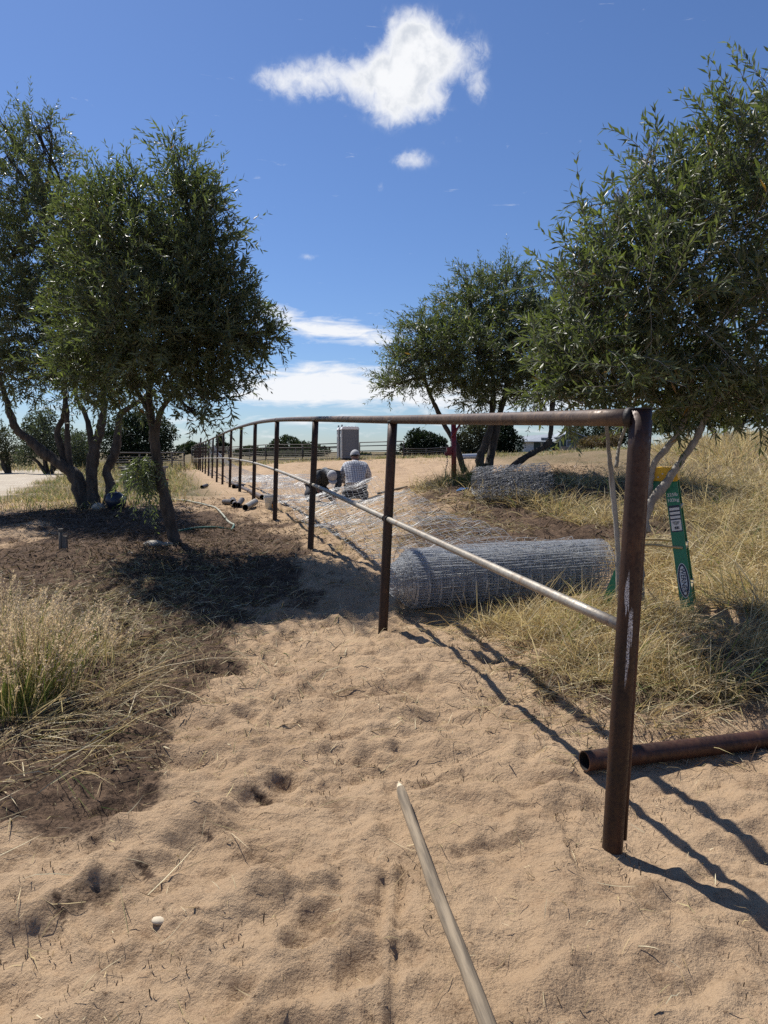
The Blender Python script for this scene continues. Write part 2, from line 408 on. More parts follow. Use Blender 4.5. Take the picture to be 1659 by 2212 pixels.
def build_ground():
    ys = [-12., -7, -4, -2, -1, -.4, 0, .3, .6, .8, .95]
    y = 1.05
    while y < 4200:
        ys.append(y); y += max(.0168, .0168 * (y / 3.2) ** 1.70)
    xs = [0.]; d = 0.
    while d < 3500:
        st = .0168 + .046 * max(0, d - 1.75); d += st; xs.append(d)
    xs = np.array(xs); xs = np.concatenate([-xs[:0:-1], xs]); ys = np.array(ys)
    X, Y = np.meshgrid(xs, ys); Z = gh(X, Y)
    # footprints and scuffs pressed into the loose sand
    r = np.random.default_rng(11)
    for k in range(400):
        py = 1.2 + 9.5 * r.random() ** 1.5; px = r.normal(-.25 + (-.12 * py), .55 + .05 * py)
        px = min(px, FX(py) + .5 + .9 * r.random() * (py < 3.2))
        a = r.normal(math.pi / 2 + .2, .6); l, w = r.uniform(.10, .17), r.uniform(.045, .075); dep = r.uniform(.007, .017)
        i0, i1 = np.searchsorted(ys, (py - .4, py + .4)); j0, j1 = np.searchsorted(xs, (px - .4, px + .4))
        if i1 <= i0 or j1 <= j0: continue
        dx = X[i0:i1, j0:j1] - px; dy = Y[i0:i1, j0:j1] - py
        u = (dx * math.cos(a) + dy * math.sin(a)) / l; v = (-dx * math.sin(a) + dy * math.cos(a)) / w
        q = np.sqrt(u * u + v * v)
        q = q * np.maximum(.55, 1 + .8 * noise2(dx * 11 + k * 3.7, dy * 11) + .35 * noise2(dx * 30 + k, dy * 30))
        Z[i0:i1, j0:j1] += -dep * (1 - sstep(.1, 1.15, q)) + dep * .7 * np.exp(-((q - 1.3) / .34) ** 2) * (1 + .5 * np.sin(a + 2.))
    # small clods
    for k in range(700):
        py = 1.2 + 6 * r.random() ** 1.4; px = r.uniform(-1.8, 1.9) * (.5 + .25 * py)
        s = r.uniform(.006, .016) * (1 + .2 * py)
        i0, i1 = np.searchsorted(ys, (py - 3 * s, py + 3 * s)); j0, j1 = np.searchsorted(xs, (px - 3 * s, px + 3 * s))
        if i1 <= i0 or j1 <= j0: continue
        q = ((X[i0:i1, j0:j1] - px) ** 2 + (Y[i0:i1, j0:j1] - py) ** 2) / s ** 2
        Z[i0:i1, j0:j1] += s * .8 * np.exp(-q)
    ny, nx = X.shape; i = np.arange(nx * ny).reshape(ny, nx)
    Q = np.stack([i[:-1, :-1], i[:-1, 1:], i[1:, 1:], i[1:, :-1]], -1).reshape(-1, 4)
    x, y = X.ravel(), Y.ravel(); n = fbm(x * 1.7, y * 1.7, 4)
    g = lambda cx, cy, rx, ry: np.exp(-((x - cx) / rx) ** 2 - ((y - cy) / ry) ** 2)
    litter_shade = g(-3.0, 9.4, 1.7, 2.0) + .9 * g(-5.2, 12.0, 2.4, 2.2) + .8 * g(-2.2, 7.3, 1.2, 1.3) + .9 * g(-2.2, 5.4, 1.1, 1.3) + .95 * g(-1.65, 4.3, .7, 1.2) + .8 * g(-1.3, 3.1, .38, .6) \
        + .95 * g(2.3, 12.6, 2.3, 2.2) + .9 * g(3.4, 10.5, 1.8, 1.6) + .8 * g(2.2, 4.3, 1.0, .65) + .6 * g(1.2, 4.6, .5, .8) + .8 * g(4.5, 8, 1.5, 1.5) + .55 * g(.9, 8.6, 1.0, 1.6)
    for a_, b_ in zip(SC[:-1], SC[1:]):                          # darker soil colour in a band along the rut
        s, d = seg_d(x, y, a_[:2], b_[:2]); litter_shade = litter_shade + .42 * (s > -.05) * (s < 1.05) * np.exp(-((d - .06) / .075) ** 2)
    litter_shade = litter_shade + .9 * g(3.5, 8.3, 1.1, .9) + .9 * g(4.1, 11.2, 2.1, 1.0) + .7 * g(2.2, 9.3, .8, .7) + .9 * g(-3.8, 7.4, 1.6, 1.4) + .5 * g(-1.6, 7.2, .9, 1.2)  # mound soil and leaf litter; tree shade is also painted into this mask
    litter_shade = sstep(.3, .75, litter_shade + .5 * n)
    field_l = sstep(13, 17, y) * (1 - sstep(-1.2, -.2, x - FX(y)))
    field_r = sstep(2.2, 4.5, x - .05 * y) * sstep(4, 7, y)
    far = sstep(48, 60, y)
    gr = np.clip(np.maximum.reduce([field_l, field_r * .8, far]), 0, 1) * (1 - .7 * np.clip(g(3.5, 8.3, 1.1, .9) + g(4.1, 11.2, 2.1, 1.0), 0, 1))
    s, d = seg_d(x, y, (-9.3, 16.5), (-17., 38.))
    road = sstep(-.4, .3, -d + .5 * n) * (1 - sstep(44, 47, y)) * sstep(12, 15, y)
    me = mesh_np('ground', np.stack([x, y, Z.ravel()], 1), Q, True, attrs={'litter': litter_shade, 'grassy': gr * (1 - road), 'road': road})
    m, t, b = new_mat('sandy_ground')
    P = t.n.new('ShaderNodeNewGeometry').outputs['Position']
    def att(k):
        a = t.n.new('ShaderNodeAttribute'); a.attribute_name = k; return a.outputs['Fac']
    nA = t.noise(P, 1.3, 6, .6); nB = t.noise(P, 14., 7, .65); nC = t.noise(P, 160., 4, .7); nD = t.noise(P, 46., 6, .7)
    col = t.mix(t.ramp(nA, .3, .7), (.338, .230, .140), (.428, .303, .190))
    nE = t.noise(P, 3.2, 8, .68)
    col = t.mix(t.m('MULTIPLY', t.ramp(nE, .52, .66), t.ramp(nD, .34, .52)), col, (.19, .122, .072))
    col = t.mix(t.ramp(nB, .50, .74, 0., .45), col, (.29, .178, .105))
    col = t.mix(t.ramp(nC, .3, .75, 0., .5), col, (.47, .34, .215))
    col = t.mix(t.ramp(nD, .585, .68, 0., .85), col, (.11, .068, .042))
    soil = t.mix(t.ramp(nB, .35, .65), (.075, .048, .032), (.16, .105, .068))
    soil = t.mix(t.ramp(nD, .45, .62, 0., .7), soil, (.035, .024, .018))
    lf = t.ramp(t.m('ADD', att('litter'), t.m('MULTIPLY', t.m('SUBTRACT', nD, .5), .9)), .25, .85)  # leaf litter and painted tree shade both blend in the dark soil
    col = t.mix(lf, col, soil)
    gcol = t.mix(t.ramp(t.noise(P, .8, 8, .7), .38, .62), (.145, .108, .060), (.075, .070, .030))
    col = t.mix(t.m('MULTIPLY', att('grassy'), t.ramp(nB, .3, .55, .55, 1.)), col, gcol)
    col = t.mix(att('road'), col, t.mix(t.ramp(nA, .35, .65), (.40, .34, .265), (.48, .42, .33)))
    t.l.new(col, b.inputs['Base Color']); b.inputs['Roughness'].default_value = .92; b.inputs['Specular IOR Level'].default_value = .12
    hh = t.m('ADD', t.m('ADD', t.m('MULTIPLY', nB, .9), t.m('MULTIPLY', nD, .45)), t.m('MULTIPLY', nC, .14))
    bump(t, b, hh, 1., .032)
    tag(link('ground', me, m), kind='structure')
build_ground()
ghs = lambda x, y: float(gh(np.array([x]), np.array([y]))[0])
# ------------------------------------------------------------------ pipe fence
def build_fence():
    root = thing('pipe_fence', 'rusty pipe fence with a top rail and thin grey middle rail along the sand', 'fence', (POST_X[0], POST_Y[0], 0))
    ox, oy = POST_X[0], POST_Y[0]
    rail_pts = []
    for i in range(N_POST):
        bx, by, bz, tz = POST_X[i] - ox, POST_Y[i] - oy, POST_Z[i], TOP_Z[i]
        r = .0365 if i else .0375
        rr = .031; le = LEAN[i]
        p0 = np.array([bx - le * .12, by, bz - .2]); p1 = np.array([bx + le, by, tz])
        rail_pts.append(p1 - np.array([0, 0, .033]))
        if i == 0:
            V, f = tubes(np.linspace(p0, p1, 14), r, 32, True)
            o = link('post', mesh_np('post', V, f, True), M_post, root)
            o['label'] = 'thick corner post with a white scribbled paint mark'
            mb = MB().tube([p1 + (0, 0, .001), p1 + (0, 0, .006)], .039, 32); mb.build('cap_plate', M_weld, o)
            # steel bar welded to its right side
            k0 = p0 * .83 + p1 * .17 + np.array([.041, .004, -.19]); k1 = p1 + np.array([.036, .012, -.035])
            k0[2] = .055
            V, f = tubes(np.linspace(k0, k1, 8), .010, 12, True); link('side_bar', mesh_np('side_bar', V, f, True), M_pipe, o)
        else:
            p1s = p0 + (p1 - p0) * ((tz - .05 - p0[2]) / (p1[2] - p0[2]))
            V, f = tubes(np.linspace(p0, p1s, 8), r, 20, True)
            o = link('post', mesh_np('post', V, f, True), M_rust, root)
            w = MB().tube([p1s - (0, 0, .012), p1s + (0, 0, .010)], r + .004, 16); w.build('weld', M_weld, o, True)
    ext = rail_pts[-1] + (rail_pts[-1] - rail_pts[-2]) * .15
    rp = np.array(rail_pts + [ext])
    rp[0] = rp[0] + np.array([-.036, .012, .006])
    path = catmull(rp, 18 * 12)
    for a in range(0, len(path) - 1, 36):                      # lengths of pipe welded end to end
        seg = path[a:a + 37]
        V, f = tubes(seg, .0315, 24, a == 0)
        o = link('top_rail', mesh_np('top_rail', V, f, True), M_rail, root)
        if a: MB().tube([seg[0] - (seg[1] - seg[0]) * .12, seg[0] + (seg[1] - seg[0]) * .12], .0345, 16).build('weld', M_weld, o, True)
    MB().tube([rp[0] + (-.004, .012, 0), rp[0] + (.012, -.004, 0)], .036, 20).build('weld', M_weld, root, True)
    mz = [.862, .985, 1.112, 1.21, 1.272, 1.292, 1.30, 1.285, 1.255, 1.23, 1.20, 1.17, 1.14, 1.1, 1.06, 1.02, .98, .95]
    mp = np.array([[POST_X[i] - ox + LEAN[i] * .5 - .006, POST_Y[i] - oy, mz[i]] for i in range(N_POST)])
    path = catmull(mp, 18 * 8)
    for a in range(0, len(path) - 1, 24):
        V, f = tubes(path[a:a + 25], .0215, 16, a == 0)
        link('middle_rail', mesh_np('middle_rail', V, f, True), M_galv, root)
    d = np.array([-.2986, 1., 0]); d /= np.linalg.norm(d)
    for i in range(1, 8):                                      # cut holes where the rail passes through
        c = mp[i]
        for s in (-1, 1):
            MB().tube([c + d * s * .026, c + d * s * .042], .031, 16).build('hole_weld', M_weld, root, True)
    # tilted steel stake where the line ends
    a, b = at(426, 1040, 46.), at(434, 946, 46.)
    st = MB().tube([a + (0, 0, -.3), b], .055, 8).build('fence_stake', M_rust); tag(st, 'leaning dark stake at the far end of the pipe fence', 'stake')
build_fence()

# ------------------------------------------------------------------ woven wire: roll, loose sheet, second roll
FD = np.array([-.2986, 1., 0]); FD /= np.linalg.norm(FD); FN = np.array([FD[1], -FD[0], 0])
def spiral_roll(name, c0, ax, length, r0, r1, turns, step, line_gap, mat, label, seed, tele=0., wr=.0017, jit=.004):
    r = np.random.default_rng(seed)
    root = thing(name, label, 'wire roll', tuple(c0))
    ax = np.array(ax) / np.linalg.norm(ax); up = np.array([0, 0, 1.]); sd = np.cross(ax, up); sd /= np.linalg.norm(sd); up = np.cross(sd, ax)
    th_end = turns * 2 * math.pi
    def pos(th, s):
        f = th / th_end; rad = r0 + (r1 - r0) * f
        wob = 1 + .03 * np.sin(th * 2.1 + s * 3) + .02 * np.sin(th * .7)
        off = tele * np.clip((1 - f), 0, 1) ** 1.2
        s = s - off * (1 - .15 * s / length)
        flat = np.where(np.sin(th) < -.6, .97, 1.)
        return (c0 + ax * s[..., None] + (rad * wob)[..., None] * (np.cos(th)[..., None] * sd + (np.sin(th) * flat)[..., None] * up))
    # line wires, running round the roll
    nl = int(length / line_gap) + 1; K = int(turns * 22)
    th = np.linspace(0, th_end, K)[None].repeat(nl, 0); s = np.linspace(0, length, nl)[:, None].repeat(K, 1)
    P = pos(th, s) + r.normal(0, jit * .35, (nl, K, 3))
    V, f = tubes(P, wr * 1.15, 3); o = link('line_wire', mesh_np('line_wire', V, f), mat, root, tuple(-np.array(c0))); tag(o, kind='stuff')
    # stay wires along the roll
    ths = []; t_ = 0.
    while t_ < th_end: ths.append(t_); t_ += step / (r0 + (r1 - r0) * t_ / th_end)
    ths = np.array(ths); n = len(ths); K = 12
    s = np.linspace(0, length, K)[None].repeat(n, 0); th = ths[:, None].repeat(K, 1)
    P = pos(th, s) + r.normal(0, jit * .5, (n, K, 3))
    V, f = tubes(P, wr, 3); o = link('stay_wire', mesh_np('stay_wire', V, f), mat, root, tuple(-np.array(c0))); tag(o, kind='stuff')
    # the knots glint
    nk = 1500; fi = r.uniform(.55, 1, nk); kt = ths[(fi * (n - 1)).astype(int)]; ks = np.round(r.uniform(0, length, nk) / line_gap) * line_gap
    p = pos(kt, ks); q = p + r.normal(0, 1, (nk, 3)) * .004; d_ = np.tile(ax, (nk, 1)) * .005
    V, f = tubes(np.stack([q - d_, q + d_], 1), wr * 1.7, 4); o = link('knot', mesh_np('knot', V, f), M_wire, root, tuple(-np.array(c0))); tag(o, kind='stuff')
    return root
L0 = at(884, 1330, 5.95); R0_ = at(1310, 1288, 6.45)
axis = (R0_ - L0); axis[2] = 0.03
rl = L0.copy(); rl[2] = max(ghs(L0[0], L0[1]), L0[2]) + .255
spiral_roll('wire_roll', rl, axis, 1.83, .085, .262, 24, .05, .1, M_roll, 'big roll of silver woven wire lying beside the fence in front of the ladder', 4, .22, .0022)
c2 = at(1028, 1086, 10.7); c2[2] = ghs(c2[0], c2[1]) + .25
spiral_roll('wire_roll', c2, (1., .10, .06), 1.12, .10, .265, 5, .05, .1, M_wire_dull_shade, 'dull tangled wire roll lying in shade under the middle olive tree', 5, .05, .0022, .03)

def build_sheet():
    L = 27.; nl = 19; step = .052; n = int(L / step)
    s = np.linspace(0, L, n)
    base = rl + axis / np.linalg.norm(axis) * .0
    o = np.array([FX(6.35), 6.35, 0])
    W = np.linspace(.36, 2.18, nl)
    Sg, Wg = np.meshgrid(s, W)
    wander = .10 * np.sin(Sg * .55 + 1.) + .05 * np.sin(Sg * 1.3)
    X = o[0] + FD[0] * Sg + FN[0] * (Wg + wander); Y = o[1] + FD[1] * Sg + FN[1] * (Wg + wander)
    G = gh(X, Y)
    v = (Wg - .36) / 1.82
    hump = .30 * np.exp(-((Sg - 6.35 - .3 * v) / .62) ** 2) * (.35 + .65 * sstep(.15, .6, v)) + .22 * np.exp(-((Sg - 9.4) / .7) ** 2) * (1 - .6 * v) + .16 * np.exp(-((Sg - 13) / .9) ** 2) + .12 * np.exp(-((Sg - 17) / .9) ** 2)
    Z = G + .035 + .075 * (np.sin(Sg * 2.6 + 3 * v) * .5 + .5) + hump
    Z += .36 * np.exp(-(Sg / .32) ** 2)                         # curls up onto the roll
    # at the far end the sheet is stood up against the fence
    up = sstep(19, 25, Sg)
    Xf = o[0] + FD[0] * Sg + FN[0] * .07; Yf = o[1] + FD[1] * Sg + FN[1] * .07
    Zf = gh(Xf, Yf) + .03 + (1 - v) * 1.5
    Xf = Xf + FN[0] * .9 * v * (1 - sstep(22, 26, Sg)); Yf = Yf + FN[1] * .9 * v * (1 - sstep(22, 26, Sg))
    X = X * (1 - up) + Xf * up; Y = Y * (1 - up) + Yf * up; Z = Z * (1 - up) + Zf * up
    P = np.stack([X, Y, Z], -1); P += np.random.default_rng(2).normal(0, .003, P.shape)
    root = thing('wire_sheet', 'loose unrolled sheet of woven wire spread on the sand along the fence', 'wire mesh', tuple(o))
    V, f = tubes(P, .0032, 3); a = link('line_wire', mesh_np('line_wire', V, f), M_wire, root, tuple(-o)); tag(a, kind='stuff')
    V, f = tubes(P.transpose(1, 0, 2), .0013, 3); a = link('stay_wire', mesh_np('stay_wire', V, f), M_wire, root, tuple(-o)); tag(a, kind='stuff')
build_sheet()
# ------------------------------------------------------------------ foliage
def leaf_mesh(base, d, L, W, nrm, col, r):
    """folded lance leaves: 5 verts, 4 tris"""
    n = len(base)
    b = np.cross(nrm, d); b /= np.linalg.norm(b, axis=1, keepdims=True) + 1e-9
    nn = np.cross(d, b)
    L = L[:, None]; W = W[:, None]
    mid = base + d * L * .45 - nn * W * .35
    V = np.stack([base, mid + b * W + nn * W * .45, mid, mid - b * W + nn * W * .45, base + d * L - nn * L * r.uniform(-.06, .14, (n, 1))], 1)
    i = (np.arange(n) * 5)[:, None]
    T = np.concatenate([i + [0, 2, 1], i + [1, 2, 4], i + [0, 3, 2], i + [2, 3, 4]], 0)
    return V.reshape(-1, 3), T, np.repeat(col, 5, 0)

def unit(v): return v / (np.linalg.norm(v, axis=-1, keepdims=True) + 1e-9)

def shoots(blobs, r, leafL, dens, pal, up=.42, slen=(.22, .5), droop=0., gap=.02, center=None):
    """leafy shoots through ellipsoid blobs [(c, radii, n)], returns V, T, col, stem polylines"""
    B = []; D = []; SL = []
    for c, rad, n in blobs:
        n = int(n * dens)
        u = unit(r.normal(0, 1, (n, 3))); q = r.random(n) ** .42
        p = np.array(c) + u * np.array(rad) * q[:, None]
        out = unit(u * np.array(rad)[None] ** .5)
        B.append(p); D.append(unit(out * .8 + np.array([0, 0, up]) + r.normal(0, .5, (n, 3)))); SL.append(r.uniform(*slen, n) * (.65 + .5 * q))
    B = np.vstack(B); D = np.vstack(D); SL = np.concatenate(SL); n = len(B)
    K = max(6, int(np.mean(SL) / gap))
    tt = np.linspace(.04, 1, K)
    bend = r.normal(0, .25, (n, 3)) + np.array([0, 0, -droop - .12])
    P = B[:, None] + D[:, None] * (SL[:, None] * tt)[..., None] + bend[:, None] * (SL[:, None] * tt ** 2)[..., None]
    ax = unit(np.gradient(P, axis=1))
    ph = r.uniform(0, 6.28, n)[:, None] + np.arange(K) * math.pi / 2
    ref = np.where(np.abs(D[:, None, 2:3]) > .9, np.array([1., 0, 0]), np.array([0, 0, 1.]))
    U = unit(np.cross(ax, ref)); Wv = np.cross(ax, U)
    Vs, Ts, Cs = [], [], []; off = 0
    for s in (1, -1):                                           # opposite pairs
        side = U * np.cos(ph)[..., None] * s + Wv * np.sin(ph)[..., None] * s
        op = r.uniform(.55, 1.5, (n, K, 1)) * (1.15 - .45 * tt)[None, :, None]
        d = unit(ax + side * op + r.normal(0, .16, (n, K, 3))).reshape(-1, 3)
        nrm = unit(ax - side * .4 + np.array([0, 0, .5]) + r.normal(0, .45, (n, K, 3))).reshape(-1, 3)
        m = n * K
        L = leafL * r.uniform(.6, 1.2, m) * np.tile(.75 + .35 * np.sin(np.pi * tt ** .8), n)
        W = L * r.uniform(.095, .135, m)
        col = pal(r, np.repeat(r.random(n), K), m, np.tile(tt, n))
        v, t_, c_ = leaf_mesh(P.reshape(-1, 3), d, L, W, nrm, col, r)
        Vs.append(v); Ts.append(t_ + off); Cs.append(c_); off += len(v)
    return np.vstack(Vs), np.vstack(Ts), np.vstack(Cs), P[:, ::max(1, K // 3)]

def olive_pal(r, sh, m, tt):
    a = np.array([.048, .062, .026]); b = np.array([.130, .148, .074]); c = np.array([.21, .24, .085])
    f = np.clip(.55 * sh + .35 * tt + r.normal(0, .17, m), 0, 1)[:, None]
    col = a * (1 - f) + b * f
    y = ((sh > .82) * sstep(.5, 1., tt) * .6)[:, None]; col = col * (1 - y) + c * y
    rd = (r.random(m) < .004)[:, None]; return np.where(rd, np.array([.22, .12, .03]), col)
def pale_pal(r, sh, m, tt):
    return olive_pal(r, sh, m, tt) * .8 + np.array([.06, .065, .045])

def olive_tree(name, label, base, stems, blobs_px, Y, depth, leafL, dens, bark, seed, stem_r, yoff=None, droopers=(), group=None, drop=0.):
    r = np.random.default_rng(seed)
    root = thing(name, label, 'tree', tuple(base), group=group); b0 = np.array(base)
    tips = []
    mb = MB()
    for pts, ra, rb in stems:
        W = np.array([at(px, py, Y + dy) for px, py, dy in pts])
        path = catmull(W, len(W) * 6)
        n = len(path); rr = np.linspace(ra, rb, n) * (1 + .10 * np.sin(np.linspace(0, 19, n) + ra * 900) + .06 * r.normal(0, 1, n))
        path = path + r.normal(0, ra * .05, path.shape)
        V, f = tubes(path, rr, 12, True); mb.add(V - b0, f); tips.append((path, rb))
    mb.build('trunk', bark, root, True)
    blobs = []
    br = MB()
    for k, (px, py, rx, ry, dy, n) in enumerate(blobs_px):
        py = py + drop * max(0., min(1., (640 - py) / 250.))
        yy = Y + dy + (yoff or 0.); c = at(px, py, yy); sx, sz = rx * yy / F, ry * yy / F
        rd = (sx, min(depth, 1.5 * max(sx, sz)), sz); blobs.append((c, rd, n))
        allp = np.vstack([t[len(t) // 2:] for t, _ in tips]); j = np.argmin(((allp - c) ** 2).sum(1)); a = allp[j]
        mid = (a + c) / 2 + r.normal(0, .12, 3) * np.linalg.norm(c - a) + np.array([0, 0, .06])
        path = catmull(np.array([a, mid, c]), 10)
        V, f = tubes(path, np.linspace(stem_r, stem_r * .45, 10), 7); br.add(V - b0, f)
        m = 16
        e = c + unit(r.normal(0, 1, (m, 3)) + np.array([0, 0, .35])) * np.array(rd) * r.uniform(.6, 1.02, (m, 1))
        st = path[r.integers(4, 10, m)]
        tt = np.linspace(0, 1, 6)[None, :, None]
        P = st[:, None] * (1 - tt) + e[:, None] * tt + np.array([0, 0, -.10]) * np.sin(tt * math.pi) * np.linalg.norm(e - st, axis=1)[:, None, None] + r.normal(0, .012, (m, 6, 3)) * (tt > 0)
        V, f = tubes(P, np.linspace(stem_r * .4, .0025, 6), 5); br.add(V - b0, f)
    V, T, cc, st = shoots(blobs, r, leafL, dens, olive_pal, slen=(leafL * 2.0, leafL * 4.6), gap=leafL * .30)
    o = link('crown', mesh_np('crown', V - b0, T, False, cc), M_leaf, root); tag(o, kind='stuff')
    for c, rd, n in droopers:
        V, T, cc, s2 = shoots([(c, rd, n)], r, leafL, 1., pale_pal, up=-1.6, slen=(.25, .5), droop=.35)
        o = link('hanging_branch', mesh_np('hanging_branch', V - b0, T, False, cc), M_leaf, root); tag(o, kind='stuff'); m_ = min(st.shape[1], s2.shape[1]); st = np.concatenate([st[:, :m_], s2[:, :m_]])
    V, f = tubes(st, np.linspace(.0032, .0012, st.shape[1]), 3); br.add(V - b0, f)
    tag(br.build('branches', bark, root, True), kind='stuff')
    return root

# left front olive
YB = 9.2
bB = at(378, 1174, YB); bB[2] = ghs(bB[0], bB[1])
olive_tree('olive_tree', 'left front olive tree with one slanting trunk and a bushy crown', bB,
    [([(382, 1182, 0), (368, 1130, 0), (353, 1060, 0), (341, 1000, 0), (333, 950, 0), (328, 900, .05), (322, 850, .1), (330, 760, .2)], .088, .03),
     ([(337, 985, 0), (340, 920, 0), (352, 880, -.05), (385, 838, -.1), (420, 770, -.1), (440, 680, 0)], .045, .02),
     ([(331, 930, 0), (316, 880, .1), (290, 830, .2), (260, 740, .3)], .04, .02)],
    [(250, 470, 62, 80, .1, 120), (285, 385, 30, 32, .1, 26), (250, 400, 40, 40, .2, 36), (395, 450, 55, 80, 0, 95), (392, 365, 30, 42, 0, 34), (384, 312, 14, 26, 0, 12), (440, 400, 36, 36, -.1, 26),
     (450, 500, 56, 60, -.1, 60), (205, 560, 68, 88, .2, 130), (310, 580, 105, 100, -.2, 260), (430, 620, 90, 90, -.2, 190), (515, 640, 42, 50, -.2, 44), (210, 700, 82, 95, .1, 170), (330, 720, 125, 90, -.3, 300),
     (470, 730, 85, 62, -.2, 150), (556, 722, 40, 40, -.2, 50), (270, 810, 110, 62, .2, 170), (420, 800, 75, 42, -.1, 95), (455, 850, 50, 36, -.2, 44), (420, 895, 34, 22, -.2, 14), (170, 800, 45, 55, .3, 60), (180, 470, 40, 60, .3, 45)],
    YB, 1.1, .096, 1.35, M_bark, 21, .022, -.65,
    droopers=[(at(312, 1000, YB - .05), (.13, .10, .13), 34)], drop=30.)
# left rear olive, many stems
YA = 13.4
bA = at(205, 1096, YA); bA[2] = ghs(bA[0], bA[1])
olive_tree('olive_tree', 'left rear olive tree with several dark stems from one base at the frame edge', bA,
    [([(190, 1102, 0), (161, 1028, 0), (134, 1005, 0), (99, 981, 0), (67, 953, 0), (37, 929, 0), (22, 894, 0), (10, 850, .1), (-20, 760, .2)], .14, .035),
     ([(150, 1018, 0), (138, 983, .1), (124, 934, .1), (136, 904, .1), (141, 867, .1), (134, 800, .2), (120, 650, .2), (95, 450, .3)], .075, .02),
     ([(152, 1012, 0), (146, 953, 0), (144, 891, -.1), (140, 850, -.1), (150, 740, -.2)], .06, .03),
     ([(203, 1104, 0), (198, 1040, 0), (203, 978, 0), (213, 941, 0), (221, 904, 0), (223, 867, 0), (215, 760, .2)], .135, .04),
     ([(200, 985, 0), (192, 921, .1), (180, 886, .1), (166, 860, .1), (150, 780, .3)], .06, .03),
     ([(232, 1100, .1), (240, 1057, .1), (231, 1018, .1), (248, 978, .1), (255, 934, .1), (258, 904, .1), (264, 891, .1), (293, 872, 0), (335, 845, -.1)], .105, .035)],
    [(95, 290, 48, 62, .2, 60), (15, 300, 42, 70, .3, 70), (100, 235, 14, 26, .2, 9), (70, 230, 12, 24, .2, 8), (5, 230, 14, 26, .2, 8), (60, 400, 90, 90, .2, 230), (135, 420, 45, 75, 0, 80), (20, 540, 110, 110, .2, 320), (110, 560, 80, 100, 0, 220),
     (30, 690, 115, 100, 0, 330), (120, 720, 80, 90, 0, 210), (20, 800, 100, 62, 0, 190), (110, 815, 80, 48, 0, 120), (-90, 520, 90, 180, .5, 260), (-90, 720, 90, 120, .2, 220), (220, 790, 90, 60, .3, 110), (240, 850, 60, 36, .3, 50), (180, 640, 60, 80, .5, 100)],
    YA, 1.2, .118, 1.0, M_bark, 22, .032, drop=38.)
# middle olive, beyond the roll
YC = 13.5
bC = at(1055, 1020, YC); bC[2] = ghs(bC[0], bC[1])
olive_tree('olive_tree', 'rounded olive tree in the middle distance behind the red post', bC,
    [([(1040, 1030, 0), (1037, 990, 0), (1051, 951, 0), (1061, 917, 0), (1065, 853, .1), (1060, 760, .2)], .09, .038),
     ([(1050, 1030, 0), (1062, 979, .1), (1072, 923, .1), (1084, 878, .1), (1093, 839, .1), (1100, 740, .2)], .092, .038),
     ([(1085, 1026, 0), (1106, 1009, -.1), (1140, 985, -.1), (1182, 959, -.1), (1190, 929, -.1), (1195, 850, 0)], .065, .045),
     ([(1004, 1018, .2), (998, 1004, .2), (984, 959, .2), (964, 926, .2), (942, 881, .2), (922, 833, .2), (910, 770, .2)], .065, .027)],
    [(1010, 615, 24, 32, .2, 26), (1095, 600, 32, 26, .2, 34), (1000, 680, 62, 46, .1, 120), (1075, 650, 70, 56, .1, 170), (920, 712, 42, 34, 0, 62), (935, 760, 70, 52, -.1, 150), (865, 775, 28, 40, 0, 40), (848, 832, 27, 20, 0, 28), (890, 810, 45, 34, 0, 56),
     (1020, 760, 90, 68, -.3, 260), (1110, 740, 80, 80, 0, 260), (1170, 660, 45, 56, .3, 90), (1180, 770, 55, 80, .3, 150), (990, 825, 70, 34, 0, 100), (1080, 830, 75, 36, 0, 120), (1160, 850, 55, 26, .2, 60), (1030, 870, 40, 18, .1, 22), (1240, 690, 58, 72, -.5, 130), (1295, 760, 50, 60, -.9, 100), (1230, 790, 50, 50, -.6, 80)],
    YC, 1.25, .102, 1.4, M_bark, 23, .03)
